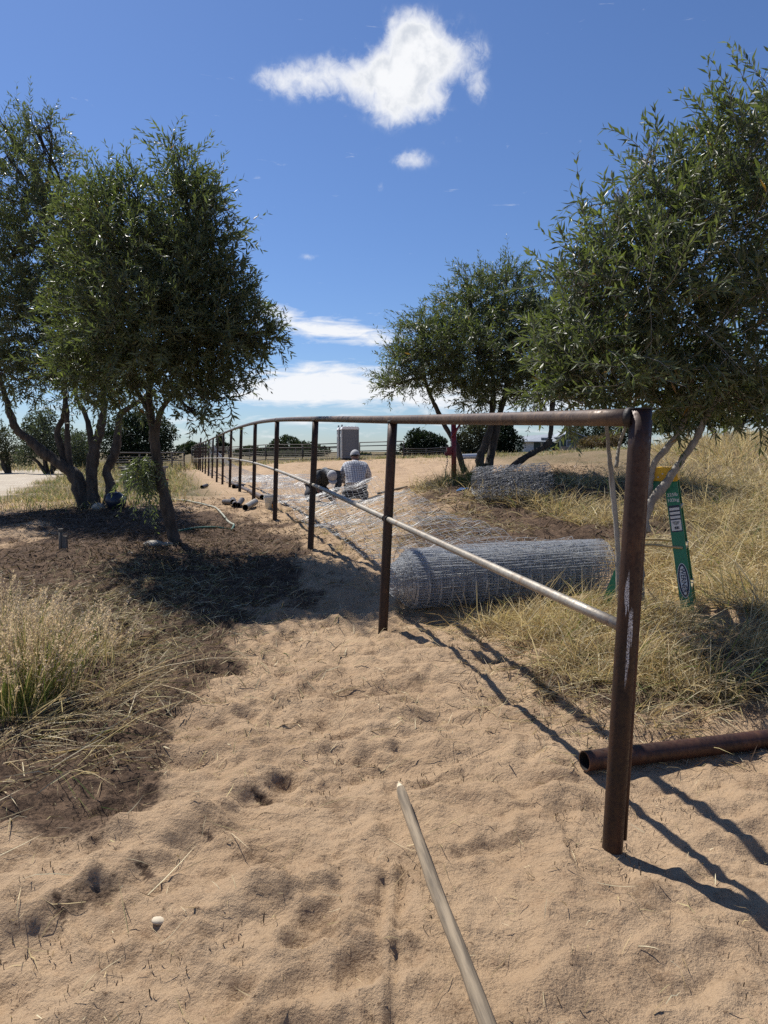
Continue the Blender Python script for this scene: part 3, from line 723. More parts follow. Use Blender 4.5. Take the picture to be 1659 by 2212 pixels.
# right foreground olive
YD = 5.25
bD = at(1384, 1336, YD); bD[2] = ghs(bD[0], bD[1])
olive_tree('olive_tree', 'nearest olive tree with pale stems behind the corner post on the right', bD,
    [([(1384, 1345, 0), (1380, 1290, 0), (1380, 1220, 0), (1386, 1150, 0), (1403, 1091, 0), (1439, 1044, 0), (1463, 1008, 0), (1499, 956, 0), (1513, 928, 0), (1535, 882, 0), (1567, 840, .05), (1620, 740, .2)], .042, .017),
     ([(1396, 1120, .05), (1404, 1040, .1), (1414, 1000, .1), (1437, 972, .1), (1465, 936, .1), (1475, 916, .1), (1490, 850, .2), (1510, 700, .3)], .028, .014),
     ([(1388, 1330, .1), (1345, 1310, .15), (1336, 1250, .15), (1334, 1167, .15), (1324, 1063, .15), (1316, 985, .15), (1311, 923, .15), (1300, 820, .2), (1290, 700, .2)], .026, .012),
     ([(1331, 1010, .2), (1338, 960, .25), (1350, 925, .25), (1375, 850, .3), (1390, 720, .3)], .014, .009),
     ([(1400, 1150, .0), (1375, 1020, .2), (1360, 880, .2), (1370, 760, .2), (1420, 600, .3)], .022, .012)],
    [(1570, 330, 88, 80, .1, 64), (1668, 265, 50, 70, .1, 44), (1690, 330, 70, 100, .3, 64), (1480, 400, 62, 60, .2, 36), (1400, 350, 18, 40, .1, 6), (1420, 500, 90, 75, 0, 72), (1560, 500, 120, 110, 0, 120), (1310, 520, 60, 66, 0, 34), (1345, 440, 34, 44, .1, 13), (1240, 590, 38, 56, 0, 22),
     (1400, 640, 130, 90, -.1, 130), (1580, 680, 130, 100, -.1, 130), (1280, 690, 84, 80, 0, 74), (1212, 790, 54, 66, 0, 44), (1320, 800, 105, 70, -.1, 90), (1450, 790, 105, 70, .1, 90), (1580, 810, 105, 60, 0, 74), (1700, 560, 80, 180, .2, 120), (1720, 780, 80, 90, .2, 56), (1200, 850, 40, 30, 0, 14), (1420, 855, 70, 36, .2, 26), (1560, 870, 70, 40, .2, 26), (1645, 880, 55, 40, .3, 30), (1490, 880, 50, 26, .1, 16), (1255, 865, 45, 26, 0, 14)],
    YD, .55, .092, 1.15, M_bark_pale, 24, .013)
# ------------------------------------------------------------------ grass
def blades(pos, az, th0, curl, L, W, col, r, ground=True, tipcol=1.15, twist=1.4):
    n = len(pos); K = 4
    p = pos.copy(); lv = [p.copy()]; dirs = []
    for k in range(3):
        th = th0 + curl * (k + .5) / 3
        d = np.stack([np.sin(th) * np.cos(az), np.sin(th) * np.sin(az), np.cos(th)], 1)
        p = p + d * (L / 3)[:, None]
        if ground:
            g = gh(p[:, 0], p[:, 1]) + .006 + .02 * r.random(n); p[:, 2] = np.maximum(p[:, 2], g)
        lv.append(p.copy()); dirs.append(d)
    side = np.stack([-np.sin(az), np.cos(az), np.zeros(n)], 1)
    tw = r.uniform(-twist, twist, n)[:, None]
    w = side * np.cos(tw) + np.cross(dirs[1], side) * np.sin(tw)
    V = []
    for k, f in ((0, .8), (1, 1.), (2, .7)): V += [lv[k] - w * (W * f / 2)[:, None], lv[k] + w * (W * f / 2)[:, None]]
    V.append(lv[3]); V = np.stack(V, 1)
    i = (np.arange(n) * 7)[:, None]
    T = np.concatenate([i + [0, 1, 3], i + [0, 3, 2], i + [2, 3, 5], i + [2, 5, 4], i + [4, 5, 6]], 0)
    g = np.array([.8, .8, .95, .95, 1.05, 1.05, tipcol])
    cc = (col[:, None, :] * g[None, :, None]).reshape(-1, 3)
    return V.reshape(-1, 3), T, cc, lv
STRAW = np.array([[.52, .42, .25], [.44, .34, .18], [.60, .52, .34], [.30, .22, .12], [.40, .34, .17]])
GREEN = np.array([[.10, .15, .035], [.15, .19, .05], [.20, .21, .07]])
def straw_col(r, n, green=.12):
    c = STRAW[r.integers(0, len(STRAW), n)] * r.uniform(.75, 1.3, (n, 1))
    g = r.random(n) < green; c[g] = GREEN[r.integers(0, 3, g.sum())] * r.uniform(.8, 1.2, (g.sum(), 1)); return c
class Pile:
    def __init__(s): s.V = []; s.T = []; s.C = []; s.n = 0
    def add(s, V, T, c): s.V.append(V); s.T.append(T + s.n); s.C.append(c); s.n += len(V)
    def build(s, name, mat, label=None, cat=None, kind='stuff', parent=None, off=None):
        V = np.vstack(s.V)
        if off is not None: V = V - off
        o = link(name, mesh_np(name, V, np.vstack(s.T), False, np.vstack(s.C)), mat, parent); return tag(o, label, cat, kind=kind)
def clumps(pile, cx, cy, r, per, spread, L, th, curl, W, green, az0=None, azs=1.2):
    """grass clumps at cx,cy; each has its own lay direction"""
    n = len(cx); a0 = (r.uniform(0, 6.28, n) if az0 is None else r.normal(az0, azs, n))
    sz = r.uniform(.6, 1.25, n); gr = np.clip(green * r.exponential(1., n), 0, .9)
    i = np.repeat(np.arange(n), per); m = len(i)
    x = cx[i] + r.normal(0, spread, m) * sz[i]; y = cy[i] + r.normal(0, spread, m) * sz[i]
    pos = np.stack([x, y, gh(x, y) - .01], 1)
    az = a0[i] + r.normal(0, .75, m)
    col = straw_col(r, m, 0); g = r.random(m) < gr[i]; col[g] = GREEN[r.integers(0, 3, g.sum())] * r.uniform(.8, 1.3, (g.sum(), 1))
    V, T, c, lv = blades(pos, az, r.normal(*th, m).clip(.02, 1.55), r.normal(*curl, m), L * r.uniform(.5, 1.25, m) * sz[i], W * r.uniform(.6, 1.3, m), col, r)
    pile.add(V, T, c); return lv
def seed_heads(pile, lv, r, pick, per, L, size, col=(.50, .40, .25)):
    """small spikelets along the upper part of the picked stems"""
    k = np.nonzero(pick)[0]; i = np.repeat(k, per); m = len(i)
    t = r.random(m) ** .8; p = lv[2][i] * (1 - t)[:, None] + lv[3][i] * t[:, None]
    d = unit(lv[3][i] - lv[2][i]); o = r.normal(0, 1, (m, 3)); o = unit(o - d * (o * d).sum(1, keepdims=True)) * (L * r.uniform(.2, 1, m) * (1.15 - t))[:, None]
    b = p + o; dd = unit(d + o / L * .6 + r.normal(0, .4, (m, 3)))
    s = size * r.uniform(.6, 1.3, m)
    c = np.array(col) * r.uniform(.65, 1.25, (m, 1)) * np.where(r.random(m) < .3, .75, 1.)[:, None]
    V, T, cc = leaf_mesh(b, dd, s, s * .22, unit(r.normal(0, 1, (m, 3))), c, r); pile.add(V, T, cc)

def sample(r, n, x0, x1, y0, y1, keep):
    xs, ys = [], []
    while len(xs) < n:
        x = r.uniform(x0, x1, n * 2); y = r.uniform(y0, y1, n * 2); k = keep(x, y) > r.random(n * 2)
        xs += list(x[k]); ys += list(y[k])
    return np.array(xs[:n]), np.array(ys[:n])
RB = at(1085, 1330, 6.2)
def off_f(x, y): return (x - FX(y)) * .958
def roll_free(x, y):
    s = (x - L0[0]) * axis[0] + (y - L0[1]) * axis[1]; s /= np.linalg.norm(axis[:2]); d = ((x - L0[0]) * -axis[1] + (y - L0[1]) * axis[0]) / np.linalg.norm(axis[:2])
    return ~((s > -.25) & (s < 1.95) & (d > -.38) & (d < .42))

def bare(x, y):
    q = lambda cx, cy, rx, ry: np.exp(-(((x - cx) / rx) ** 2 + ((y - cy) / ry) ** 2) ** 1.5)
    return 1 - np.clip(q(3.5, 8.3, .95, .75) + q(4.1, 11.2, 1.9, .8) + q(2.2, 9.3, .6, .5) + q(2.35, 3.75, .8, .28) + .8 * q(5.6, 9.6, .8, .5), 0, .97)

def build_grass():
    r = np.random.default_rng(31); P = Pile()
    # matted straw at the right, between corner post, roll and bank
    k = lambda x, y: sstep(.30, .95, off_f(x, y) + .55 * fbm(x * 1.4, y * 1.4, 3)) * sstep(3.45, 3.95, y + .35 * fbm(x * 2, y * 2, 2)) * roll_free(x, y) * sstep(-.25, .05, fbm(x * 1.3 + 5, y * 1.3, 3) + .12) * bare(x, y)
    cx, cy = sample(r, 620, .6, 4.2, 3.4, 6.4, k)
    clumps(P, cx, cy, r, 30, .075, .30, (1.02, .36), (.62, .4), .0050, .03, -1.1, 1.5)
    cx, cy = sample(r, 120, 1.0, 3.4, 3.7, 5.6, k)
    clumps(P, cx, cy, r, 26, .05, .38, (.5, .3), (1.1, .45), .0048, .12, -1.0, 1.2)
    # behind the roll
    k2 = lambda x, y: sstep(.55, 1.6, off_f(x, y) - 1.55 + .8 * fbm(x * .8, y * .8, 3)) * (1 - .75 * sstep(10.2, 12, y)) * roll_free(x, y)
    cx, cy = sample(r, 520, .2, 6., 6.3, 12.5, lambda x, y: k2(x, y) * bare(x, y) * sstep(-.15, .12, fbm(x * 1.0 + 2, y * 1.0, 3)))
    clumps(P, cx, cy, r, 26, .13, .40, (.95, .4), (.75, .4), .0075, .05)
    cx, cy = sample(r, 260, -2.6, 2., 6.8, 12.5, lambda x, y: (off_f(x, y) > .2) * (off_f(x, y) < 2.9) * sstep(-.1, .2, fbm(x * 1.2, y * 1.2 + 3, 3)))
    clumps(P, cx, cy, r, 12, .14, .18, (1.35, .2), (.3, .3), .0050, .08)
    # sparse strands between fence and straw
    k3 = lambda x, y: sstep(.0, .4, off_f(x, y)) * (1 - sstep(.9, 1.5, off_f(x, y)))
    cx, cy = sample(r, 130, -.4, 1.8, 3.2, 6.4, k3)
    clumps(P, cx, cy, r, 9, .07, .17, (1.4, .15), (.2, .3), .0030, .02)
    P.build('dry_grass', M_grass)
    # tall grass up the right bank
    P = Pile()
    k4 = lambda x, y: sstep(.0, 1.2, x - 2.2 - .16 * (y - 5) + 1.0 * fbm(x * .5, y * .5, 3)) * (x < 1.2 + .62 * y)
    cx, cy = sample(r, 320, 2.0, 9., 5.0, 13., lambda x, y: k4(x, y) * bare(x, y) * sstep(-.12, .12, fbm(x * .9, y * .9 + 7, 3)))
    lv = clumps(P, cx, cy, r, 30, .13, .50, (.75, .42), (.95, .5), .0075, .08, -2.2, 1.6)
    seed_heads(P, lv, r, r.random(len(lv[0])) < .09, 16, .016, .020)
    cx, cy = sample(r, 430, 4.5, 18., 12., 30., lambda x, y: sstep(.0, 2.0, x - .36 * y + 1.4 * fbm(x * .35, y * .35, 3)) * (x < 1.5 + .64 * y))
    lv = clumps(P, cx, cy, r, 20, .22, .66, (.42, .3), (.85, .45), .0150, .07, -2.4, 1.1)
    seed_heads(P, lv, r, r.random(len(lv[0])) < .10, 10, .03, .035)
    cx, cy = sample(r, 220, 5., 34., 28., 58., lambda x, y: (x > .40 * y) * (x < 1.5 + .64 * y) * 1.)
    clumps(P, cx, cy, r, 16, .45, .8, (.4, .28), (.8, .4), .024, .12)
    P.build('bank_grass', M_grass)
    # weeds and dry grass in the left field
    P = Pile()
    kf = lambda x, y: (1 - sstep(-1.6, -.7, x - FX(y))) * sstep(-.3, .15, fbm(x * .5, y * .5, 3) + .12) * (seg_d(x, y, (-9.3, 16.5), (-17., 38.))[1] > .3 + .8 * noise2(x * .7, y * .7)) * (x > -1.6 - .62 * y)
    cx, cy = sample(r, 760, -17., -3., 12.8, 30., kf)
    clumps(P, cx, cy, r, 14, .16, .22, (.5, .35), (.5, .4), .012, .40)
    cx, cy = sample(r, 460, -24., -5., 28., 56., kf)
    clumps(P, cx, cy, r, 14, .35, .5, (.45, .3), (.5, .4), .022, .40)
    # edge of the pasture beyond the dirt
    cx, cy = sample(r, 500, -14., 26., 46., 58., lambda x, y: sstep(.1, .3, fbm(x * .25, y * .25, 3) + .25) * 1.)
    clumps(P, cx, cy, r, 12, .4, .34, (.5, .3), (.5, .4), .025, .45)
    cx, cy = sample(r, 90, -4., 10., 17., 46., lambda x, y: (x > FX(y) + 1.5) * sstep(.1, .35, fbm(x * .4, y * .4, 3)) * 1.)
    clumps(P, cx, cy, r, 12, .16, .2, (.6, .3), (.6, .4), .011, .5)
    # straw lying on the far left road edge
    cx, cy = sample(r, 240, -34., -12., 42., 56., lambda x, y: 1. + 0 * x)
    clumps(P, cx, cy, r, 12, .5, .6, (.4, .3), (.5, .4), .03, .25)
    P.build('field_weeds', M_grass)
    # matted grass at the left front
    P = Pile()
    kl = lambda x, y: sstep(.0, .5, -(x + 1.02 + .17 * (y - 3.)) + .5 * fbm(x * 1.7, y * 1.7, 3)) * (1 - .7 * sstep(5.2, 7.2, y))
    cx, cy = sample(r, 42, -3.4, -1.0, 2.9, 7.4, kl)
    clumps(P, cx, cy, r, 22, .12, .30, (1.3, .22), (.35, .35), .0048, .05, -.35, .9)
    cx, cy = sample(r, 12, -2.0, -1.15, 3.2, 4.4, kl)
    lv = clumps(P, cx, cy, r, 16, .06, .62, (1.2, .2), (.35, .3), .0042, .08, -.25, .4)
    seed_heads(P, lv, r, r.random(len(lv[0])) < .5, 22, .012, .012)
    P.build('matted_grass', M_grass)
    # standing seeding tufts
    def tuft(px, py, Y, n, H, label, green, sp, seeds=.5):
        b = at(px, py, Y); b[2] = ghs(b[0], b[1]); Q = Pile(); m = n
        x = b[0] + r.normal(0, sp, m); y = b[1] + r.normal(0, sp, m); pos = np.stack([x, y, gh(x, y) - .01], 1)
        a = np.arctan2(y - b[1], x - b[0]) + r.normal(0, .7, m)
        col = straw_col(r, m, green)
        V, T, c, lv = blades(pos, a, r.normal(.16, .13, m).clip(0, .8), r.normal(.32, .25, m), H * r.uniform(.5, 1.12, m), .0042 * r.uniform(.6, 1.3, m), col, r, False, 1.3); Q.add(V, T, c)
        root = thing('grass_tuft', label, 'grass', tuple(b))
        Q.build('blades', M_grass, parent=root, off=b)
        if seeds:
            Q = Pile(); seed_heads(Q, lv, r, r.random(m) < seeds, 30, .015, .0165, (.68, .56, .42)); Q.build('seed_heads', M_grass, parent=root, off=b)
    tuft(75, 1490, 4.05, 520, .58, 'tall green based grass tuft with pale seed heads at the left edge', .62, .085)
    tuft(-30, 1440, 4.4, 420, .64, 'pale seeding grass tuft cut by the left frame edge', .35, .13)
    tuft(20, 1560, 3.8, 420, .42, 'low green grass tuft below the tall seeding one at left', .75, .09, .15)
    tuft(190, 1400, 4.7, 130, .40, 'short feathery tuft just right of the tall seeding grass', .3, .16)
    # weeds by the red post
    tuft(1008, 1050, 12.4, 260, .5, 'leafy green weed clump at the foot of the red post', .95, .16, 0)
    tuft(955, 1050, 12.4, 200, .28, 'small grass clump left of the red post foot', .6, .14, 0)
    # leaf litter, twigs and straw bits on the ground
    P = Pile()
    def bits(n, x0, x1, y0, y1, keep, L, W, colf, tilt=.12):
        x, y = sample(r, n, x0, x1, y0, y1, keep); pos = np.stack([x, y, gh(x, y) + .006], 1)
        V, T, c, lv = blades(pos, r.uniform(0, 6.28, n), r.normal(1.5, tilt, n), r.normal(0, .3, n), L * r.uniform(.4, 1.6, n) ** 1.3, W * r.uniform(.6, 1.4, n), colf(n), r, twist=1.0); P.add(V, T, c)
    dark = lambda n: np.array([.09, .062, .042]) * r.uniform(.4, 2.6, (n, 1))
    strw = lambda n: straw_col(r, n, 0.) * 1.05
    g2 = lambda cx, cy, rx, ry: (lambda x, y: np.exp(-((x - cx) / rx) ** 2 - ((y - cy) / ry) ** 2))
    bits(12000, -6.5, 0, 6.0, 14.5, lambda x, y: np.maximum(g2(-3.0, 9.2, 1.8, 2.2)(x, y), .9 * g2(-5, 12, 2, 2)(x, y)), .075, .010, dark, .25)
    bits(6500, -4.2, .2, 3.2, 9.0, g2(-2.2, 6.0, 1.1, 1.9), .13, .005, lambda n: straw_col(r, n, .06) * r.uniform(.3, .9, (n, 1)), .22)
    bits(5000, .5, 6, 8, 18, g2(2.6, 11.8, 2.0, 2.6), .10, .012, dark, .25)
    bits(2600, .4, 4, 3.2, 5.4, g2(2.0, 4.1, 1.0, .7), .07, .005, dark, .25)
    bits(700, -1.9, 2.2, 1.3, 4.2, lambda x, y: .3 + .7 * sstep(-.1, .2, fbm(x * 1.5, y * 1.5, 2)), .045, .0022, strw, .2)
    bits(1100, -1.9, 1.4, 3.2, 7., lambda x, y: (x < FX(y) + .7) * (.3 + sstep(-.1, .2, fbm(x * 1.5, y * 1.5, 2))), .06, .003, strw, .2)
    bits(2600, -1.9, 2.2, 1.3, 5., lambda x, y: sstep(-.1, .25, fbm(x * 2.5, y * 2.5, 2)), .013, .0035, dark, .3)
    bits(110, -1.2, 1.5, 1.4, 3.8, lambda x, y: 1. + 0 * x, .16, .0022, lambda n: straw_col(r, n, 0.) * .8, .1)
    bits(46, -1.7, -.5, 1.4, 3.0, lambda x, y: 1. + 0 * x, .15, .0032, strw, .12)
    P.build('leaf_litter', M_litter)
build_grass()
# ------------------------------------------------------------------ foreground objects
M_wood = simple('weathered_wood', (.27, .21, .14), (.115, .09, .062), 9., .85, 0, .9, .005, 9, (6, .35, 6))
M_cut = simple('fresh_cut_wood', (.62, .53, .38), (.42, .33, .21), 30., .8)
def build_pole():
    t0 = onz(866, 1722, .03); b0 = onz(1043, 2212, .03); d = unit(b0 - t0); e = t0 + d * 2.35
    n = 40; path = t0 + (e - t0) * np.linspace(0, 1, n)[:, None]
    rr = np.linspace(.0205, .0235, n); s = np.linspace(0, 2.35, n)
    path[:, 2] = np.maximum.reduce([gh(path[:, 0], path[:, 1]) for _ in (0,)]) * 0 + np.interp(s, [0, .5, 1.2, 2.35], [.052, .047, .045, .046]) + .012
    lat = np.cross(d, [0, 0, 1.]); path += lat * (.005 * np.sin(s * 3.1) + .0015 * np.sin(s * 11))[:, None]
    rr = rr * (1 + .025 * np.sin(s * 23) + .025 * np.sin(s * 9 + 1)); rr[0] = .019
    root = thing('wooden_pole', 'grey weathered wooden pole with a hacked pale tip lying on the sand', 'pole', tuple(t0))
    ang = math.atan2(d[1], d[0]) - math.pi / 2; root.rotation_euler = (0, 0, ang); ca, sa = math.cos(-ang), math.sin(-ang)
    RZ = np.array([[ca, -sa, 0], [sa, ca, 0], [0, 0, 1]])
    V, f = tubes(path - t0, rr, 20, True); V = V @ RZ.T; link('shaft', mesh_np('shaft', V, f, True), M_wood, root)
    tip = np.array([path[0] - d * x + np.array([0, 0, z]) for x, z in ((-.002, 0), (.02, 0), (.045, .001), (.062, .003))]) - t0
    V, f = tubes(tip, [.0192, .015, .0095, .004], 9, True); V = V @ RZ.T; V += np.random.default_rng(1).normal(0, .0016, V.shape)
    link('hacked_tip', mesh_np('hacked_tip', V, f), M_cut, root)
build_pole()

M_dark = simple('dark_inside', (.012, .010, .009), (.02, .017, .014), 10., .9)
def lying_pipe(label, a, b, r, ri, mat, name='steel_pipe', sides=28, ends=(1, 1)):
    a = np.array(a); b = np.array(b); root = thing(name, label, 'pipe', tuple(a))
    L = np.linspace(0, 1, 10)[:, None]
    V, f = tubes((b - a) * L, r, sides); Vi, fi = tubes((b - a) * L, ri, sides)
    o = link('outer_wall', mesh_np('outer_wall', V, f, True), mat, root)
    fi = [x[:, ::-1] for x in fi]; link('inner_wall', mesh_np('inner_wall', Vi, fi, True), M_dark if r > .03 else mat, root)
    for k, c in ((0, V[:sides]), (1, V[-sides:])):
        mb = MB()
        inn = Vi[:sides] if k == 0 else Vi[-sides:]
        i = np.arange(sides); mb.add(np.vstack([c, inn]), np.stack([i, np.roll(i, -1), sides + np.roll(i, -1), sides + i], 1))
        mb.build('cut_end', mat, root)
    return root
pa = at(1262, 1662, 3.16); pb = at(1659, 1612, 3.5); pe = pa + (pb - pa) * 1.9
_t = np.linspace(0, .62, 30)[:, None]; _q = pa + (pe - pa) * _t; _lift = np.max(gh(_q[:, 0], _q[:, 1]) - _q[:, 2]) + .022
pa[2] += max(0, _lift); pe[2] += max(0, _lift)
lying_pipe('thick rusty pipe lying on the sand behind the corner post', pa, pe, .046, .040, M_pipe)
# offcuts beyond the path
def gpt(px, py, Y, dz=0.):
    p = at(px, py, Y); p[2] = ghs(p[0], p[1]) + dz; return p
g1 = gpt(530, 1102, 12.3, .06); g2_ = g1 + np.array([.04, .75, .05]); lying_pipe('open ended short pipe pointing along the path by the bucket', g1, g2_, .057, .050, M_galv, 'pipe_offcut', 20)
M_scrap = rust('scrap_steel', (.03, .022, .018), (.07, .05, .038), (.11, .08, .06), 9.)[0]
for (a, b, lab) in (((484, 1071, 13.6), (503, 1078, 13.1), 'leftmost bent dark pipe offcut in the scrap heap on the sand'),
                    ((503, 1068, 13.8), (508, 1084, 12.9), 'short stub of pipe in the middle of the scrap heap'),
                    ((514, 1084, 12.9), (523, 1076, 13.4), 'dark pipe ring at the right of the scrap heap'),
                    ((436, 1044, 19.5), (447, 1041, 20.), 'small dark offcut lying far along the fence')):
    lying_pipe(lab, gpt(*a, .05), gpt(*b, .07), .05, .042, M_scrap, 'pipe_offcut', 16)
lying_pipe('long pale pipe lying along the foot of the fence behind the bucket', gpt(566, 1066, 14.3, .05), gpt(498, 1038, 22.5, .05), .05, .043, M_rail, 'long_pipe', 16)
lying_pipe('short black pipe end lying between two fence posts', gpt(505, 1051, 18.6, .05), gpt(523, 1046, 19.2, .05), .06, .05, M_scrap, 'pipe_offcut', 16)

# hose
M_hose = simple('green_hose', (.035, .11, .075), (.05, .14, .09), 3., .45)
M_hose2 = simple('dusty_hose', (.26, .27, .20), (.36, .34, .26), 5., .7)
def build_hose():
    pts = [(353, 1060, 15.2), (372, 1064, 14.6), (403, 1068, 14.0), (452, 1074, 13.0), (478, 1092, 11.9), (492, 1106, 11.2), (504, 1120, 10.6), (502, 1126, 10.3), (488, 1130, 10.15), (440, 1135, 10.0), (384, 1141, 9.85)]
    W = np.array([gpt(*p, .022) for p in pts]); path = catmull(W, 90); path[:, 2] = np.convolve(np.pad(gh(path[:, 0], path[:, 1]), 4, 'edge'), np.ones(9) / 9, 'valid') + .028
    root = thing('garden_hose', 'garden hose looping over the sand to the slanting olive trunk', 'hose', tuple(W[0]))
    V, f = tubes(path[:58] - W[0], .016, 10, True); link('dusty_length', mesh_np('dusty_length', V, f, True), M_hose2, root)
    V, f = tubes(path[57:] - W[0], .016, 10, True); link('green_length', mesh_np('green_length', V, f, True), M_hose, root)
build_hose()

# bucket
M_white = simple('white_plastic', (.62, .62, .58), (.50, .50, .46), 12., .5)
M_orange = simple('orange_print', (.65, .26, .03), (.55, .2, .02), 20., .6)
M_black = simple('black_print', (.02, .02, .02), (.03, .03, .03), 20., .6)
def build_bucket():
    b = gpt(585, 1086, 12.6); root = thing('bucket', 'white plastic bucket with an orange and black label by the fence', 'bucket', tuple(b))
    rb, rt, h = .093, .112, .255
    o = MB().lathe([(0, .006), (rb * .97, .006), (rb * .97, .0), (rb, .0), (rt, h - .05), (rt + .006, h - .045), (rt + .006, h - .02), (rt + .002, h - .018), (rt + .004, h), (rt + .009, h), (rt + .009, h - .006), (rt - .004, h - .008), (rb - .004, .012), (0, .012)], 32).build('body', M_white, root, True)
    a = np.linspace(-1.0, -2.0 + .0, 12)
    def patch(a0, a1, z0, z1, mat, name, e):
        t = np.linspace(a0, a1, 10); V = []
        for z in (z0, z1):
            r_ = rb + (rt - rb) * z / (h - .05) + e; V += [(r_ * math.cos(q), r_ * math.sin(q), z) for q in t]
        i = np.arange(9); link(name, mesh_np(name, V, np.stack([i, i + 1, i + 11, i + 10], 1)), mat, root)
    patch(-1.25, -.55, .03, .145, M_orange, 'orange_label', .0015); patch(-1.22, -.58, .095, .142, M_black, 'black_band', .003)
    t = np.linspace(0, math.pi, 18); P = np.stack([(rt + .012) * np.cos(t), -.10 * np.sin(t) - .02, h - .03 - .10 * np.sin(t)], 1)
    V, f = tubes(P, .0022, 5); link('handle', mesh_np('handle', V, f), M_wire, root)
build_bucket()

# stepladder ------------------------------------------------------------------
M_green = simple('green_fibreglass', (.010, .165, .085), (.012, .19, .10), 18., .38)
M_yellow = simple('yellow_plastic', (.78, .47, .015), (.68, .38, .012), 14., .5)
M_step = simple('tan_step_metal', (.52, .40, .20), (.42, .33, .18), 14., .45, .4)
M_decal_w = simple('white_decal', (.70, .71, .69), (.62, .63, .62), 40., .5)
M_navy = simple('navy_decal', (.012, .02, .05), (.02, .03, .06), 40., .5)
M_foot = simple('yellow_foot', (.55, .33, .03), (.4, .22, .03), 14., .6)
def text_mesh(txt, size):
    cu = bpy.data.curves.new('t', 'FONT'); cu.body = txt; cu.size = size; cu.align_x = 'CENTER'; cu.align_y = 'CENTER'; cu.extrude = .0004; cu.offset = size * .018
    o = bpy.data.objects.new('t', cu); C.objects.link(o); dg = bpy.context.evaluated_depsgraph_get()
    me = bpy.data.meshes.new_from_object(o.evaluated_get(dg)); bpy.data.objects.remove(o); me.name = 'lettering'; return me
def build_ladder():
    # local frame: +X to the climbing side (right in the photo), Y away from the camera
    foot = gpt(1489, 1320, 5.5); H = 1.20
    cap = at(1428, 1013, 5.62)
    base = np.array([cap[0], 5.5, min(foot[2], ghs(cap[0], 5.5))]); base[2] = cap[2] - H + .02
    root = thing('stepladder', 'green fibreglass stepladder with a yellow top behind the corner post', 'ladder', tuple(base), R(-25))
    zt = H - .055
    xf0, xf1 = .215, .028; xr0, xr1 = -.46, -.055             # front / rear rail x at ground and top
    w0, w1 = .235, .15                                         # half width at ground / top
    def rail(x0, x1, sgn, width, name):
        p0 = np.array([x0, sgn * w0, -.03]); p1 = np.array([x1, sgn * w1, zt]); d = unit(p1 - p0); L = np.linalg.norm(p1 - p0)
        out = np.array([0, sgn, 0.]); xx = unit(np.cross(out, d)) ; oo = np.cross(d, xx)
        Rm = np.stack([xx, oo, d], 1); mid = (p0 + p1) / 2
        mb = MB().box(mid, (width, .005, L), Rm)
        for e in (-1, 1): mb.box(mid + xx * e * (width / 2 - .0025) - oo * .0155, (.005, .026, L - .001), Rm)
        o = mb.build(name, M_green, root); return o, p0, d, xx, oo, L
    rails = {}
    for sgn in (-1, 1):
        rails[sgn] = rail(xf0, xf1, sgn, .092, 'front_rail'); rail(xr0, xr1, sgn, .062, 'rear_rail')
    # moulded top
    mb = MB().prism([(-.105, H - .105), (.082, H - .105), (.092, H - .09), (.075, H - .012), (.055, H), (-.065, H), (-.09, H - .02)], -.185, .185)
    top = mb.build('top_cap', M_yellow, root, bevel=.006)
    for x, z in ((-.05, H - .075), (.03, H - .07), (-.02, H - .05)): MB().tube([(x, -.1865, z), (x, -.1895, z)], .006, 10).build('rivet', M_wire, top)
    for z in (.30, .60, .90):                                  # treads
        f = (z + .03) / (zt + .03); x = xf0 + (xf1 - xf0) * f; w = w0 + (w1 - w0) * f
        MB().box((x + .01, 0, z), (.085, 2 * w - .012, .022)).build('step', M_step, root, bevel=.003)
    for z in (.22, .58, .94):
        f = (z + .03) / (zt + .03); x = xr0 + (xr1 - xr0) * f; w = w0 + (w1 - w0) * f
        MB().box((x, 0, z), (.03, 2 * w - .012, .02)).build('rear_brace', M_step, root)
    for sgn in (-1, 1):                                        # spreader arms
        f = .57; y = sgn * (w0 + (w1 - w0) * f) * 1.02 + sgn * .006
        MB().tube([(xf0 + (xf1 - xf0) * f + .03, y, .60), (-.06, y, .61)], .011, 8).build('spreader', M_step, root)
        MB().tube([(-.06, y, .61), (xr0 + (xr1 - xr0) * f - .01, y, .60)], .011, 8).build('spreader', M_step, root)
        MB().box((xf0 + .022, sgn * w0, -.012), (.07, .045, .075)).build('foot', M_foot, root, bevel=.004)
        MB().box((xr0, sgn * w0, -.012), (.06, .04, .05)).build('foot', M_foot, root, bevel=.004)
    # decals on the rail that faces the path
    o, p0, d, xx, oo, L = rails[-1]
    if xx[0] < 0: xx = -xx
    def place(me, name, mat, along, across, rot, lift=.004):
        k = link(name, me, mat, o)
        ex = xx * math.cos(rot) + d * math.sin(rot); ey = -xx * math.sin(rot) + d * math.cos(rot); ez = np.cross(ex, ey)
        p = p0 + d * along + xx * across + ez * lift
        k.matrix_basis = Matrix(((ex[0], ey[0], ez[0], p[0]), (ex[1], ey[1], ez[1], p[1]), (ex[2], ey[2], ez[2], p[2]), (0, 0, 0, 1)))
        return k
    def rect(w, h, e=.0): return MB().box((0, 0, e), (w, h, .0008)).mesh('panel')
    def oval(a, b, e=0.):
        t = np.linspace(0, 2 * math.pi, 40, endpoint=False); V = [(a * math.cos(q), b * math.sin(q), e) for q in t] + [(0, 0, e)]
        i = np.arange(40); return mesh_np('oval', V, np.stack([i, np.roll(i, -1), np.full(40, 40)], 1))
    place(text_mesh('225lb', .034), 'load_lettering', M_decal_w, L - .155, .0, 0, .0035)
    place(text_mesh('102kg', .034), 'load_lettering', M_decal_w, L - .195, .0, 0, .0035)
    place(rect(.078, .20), 'black_sticker', M_navy, L - .335, .0, 0, .0032)
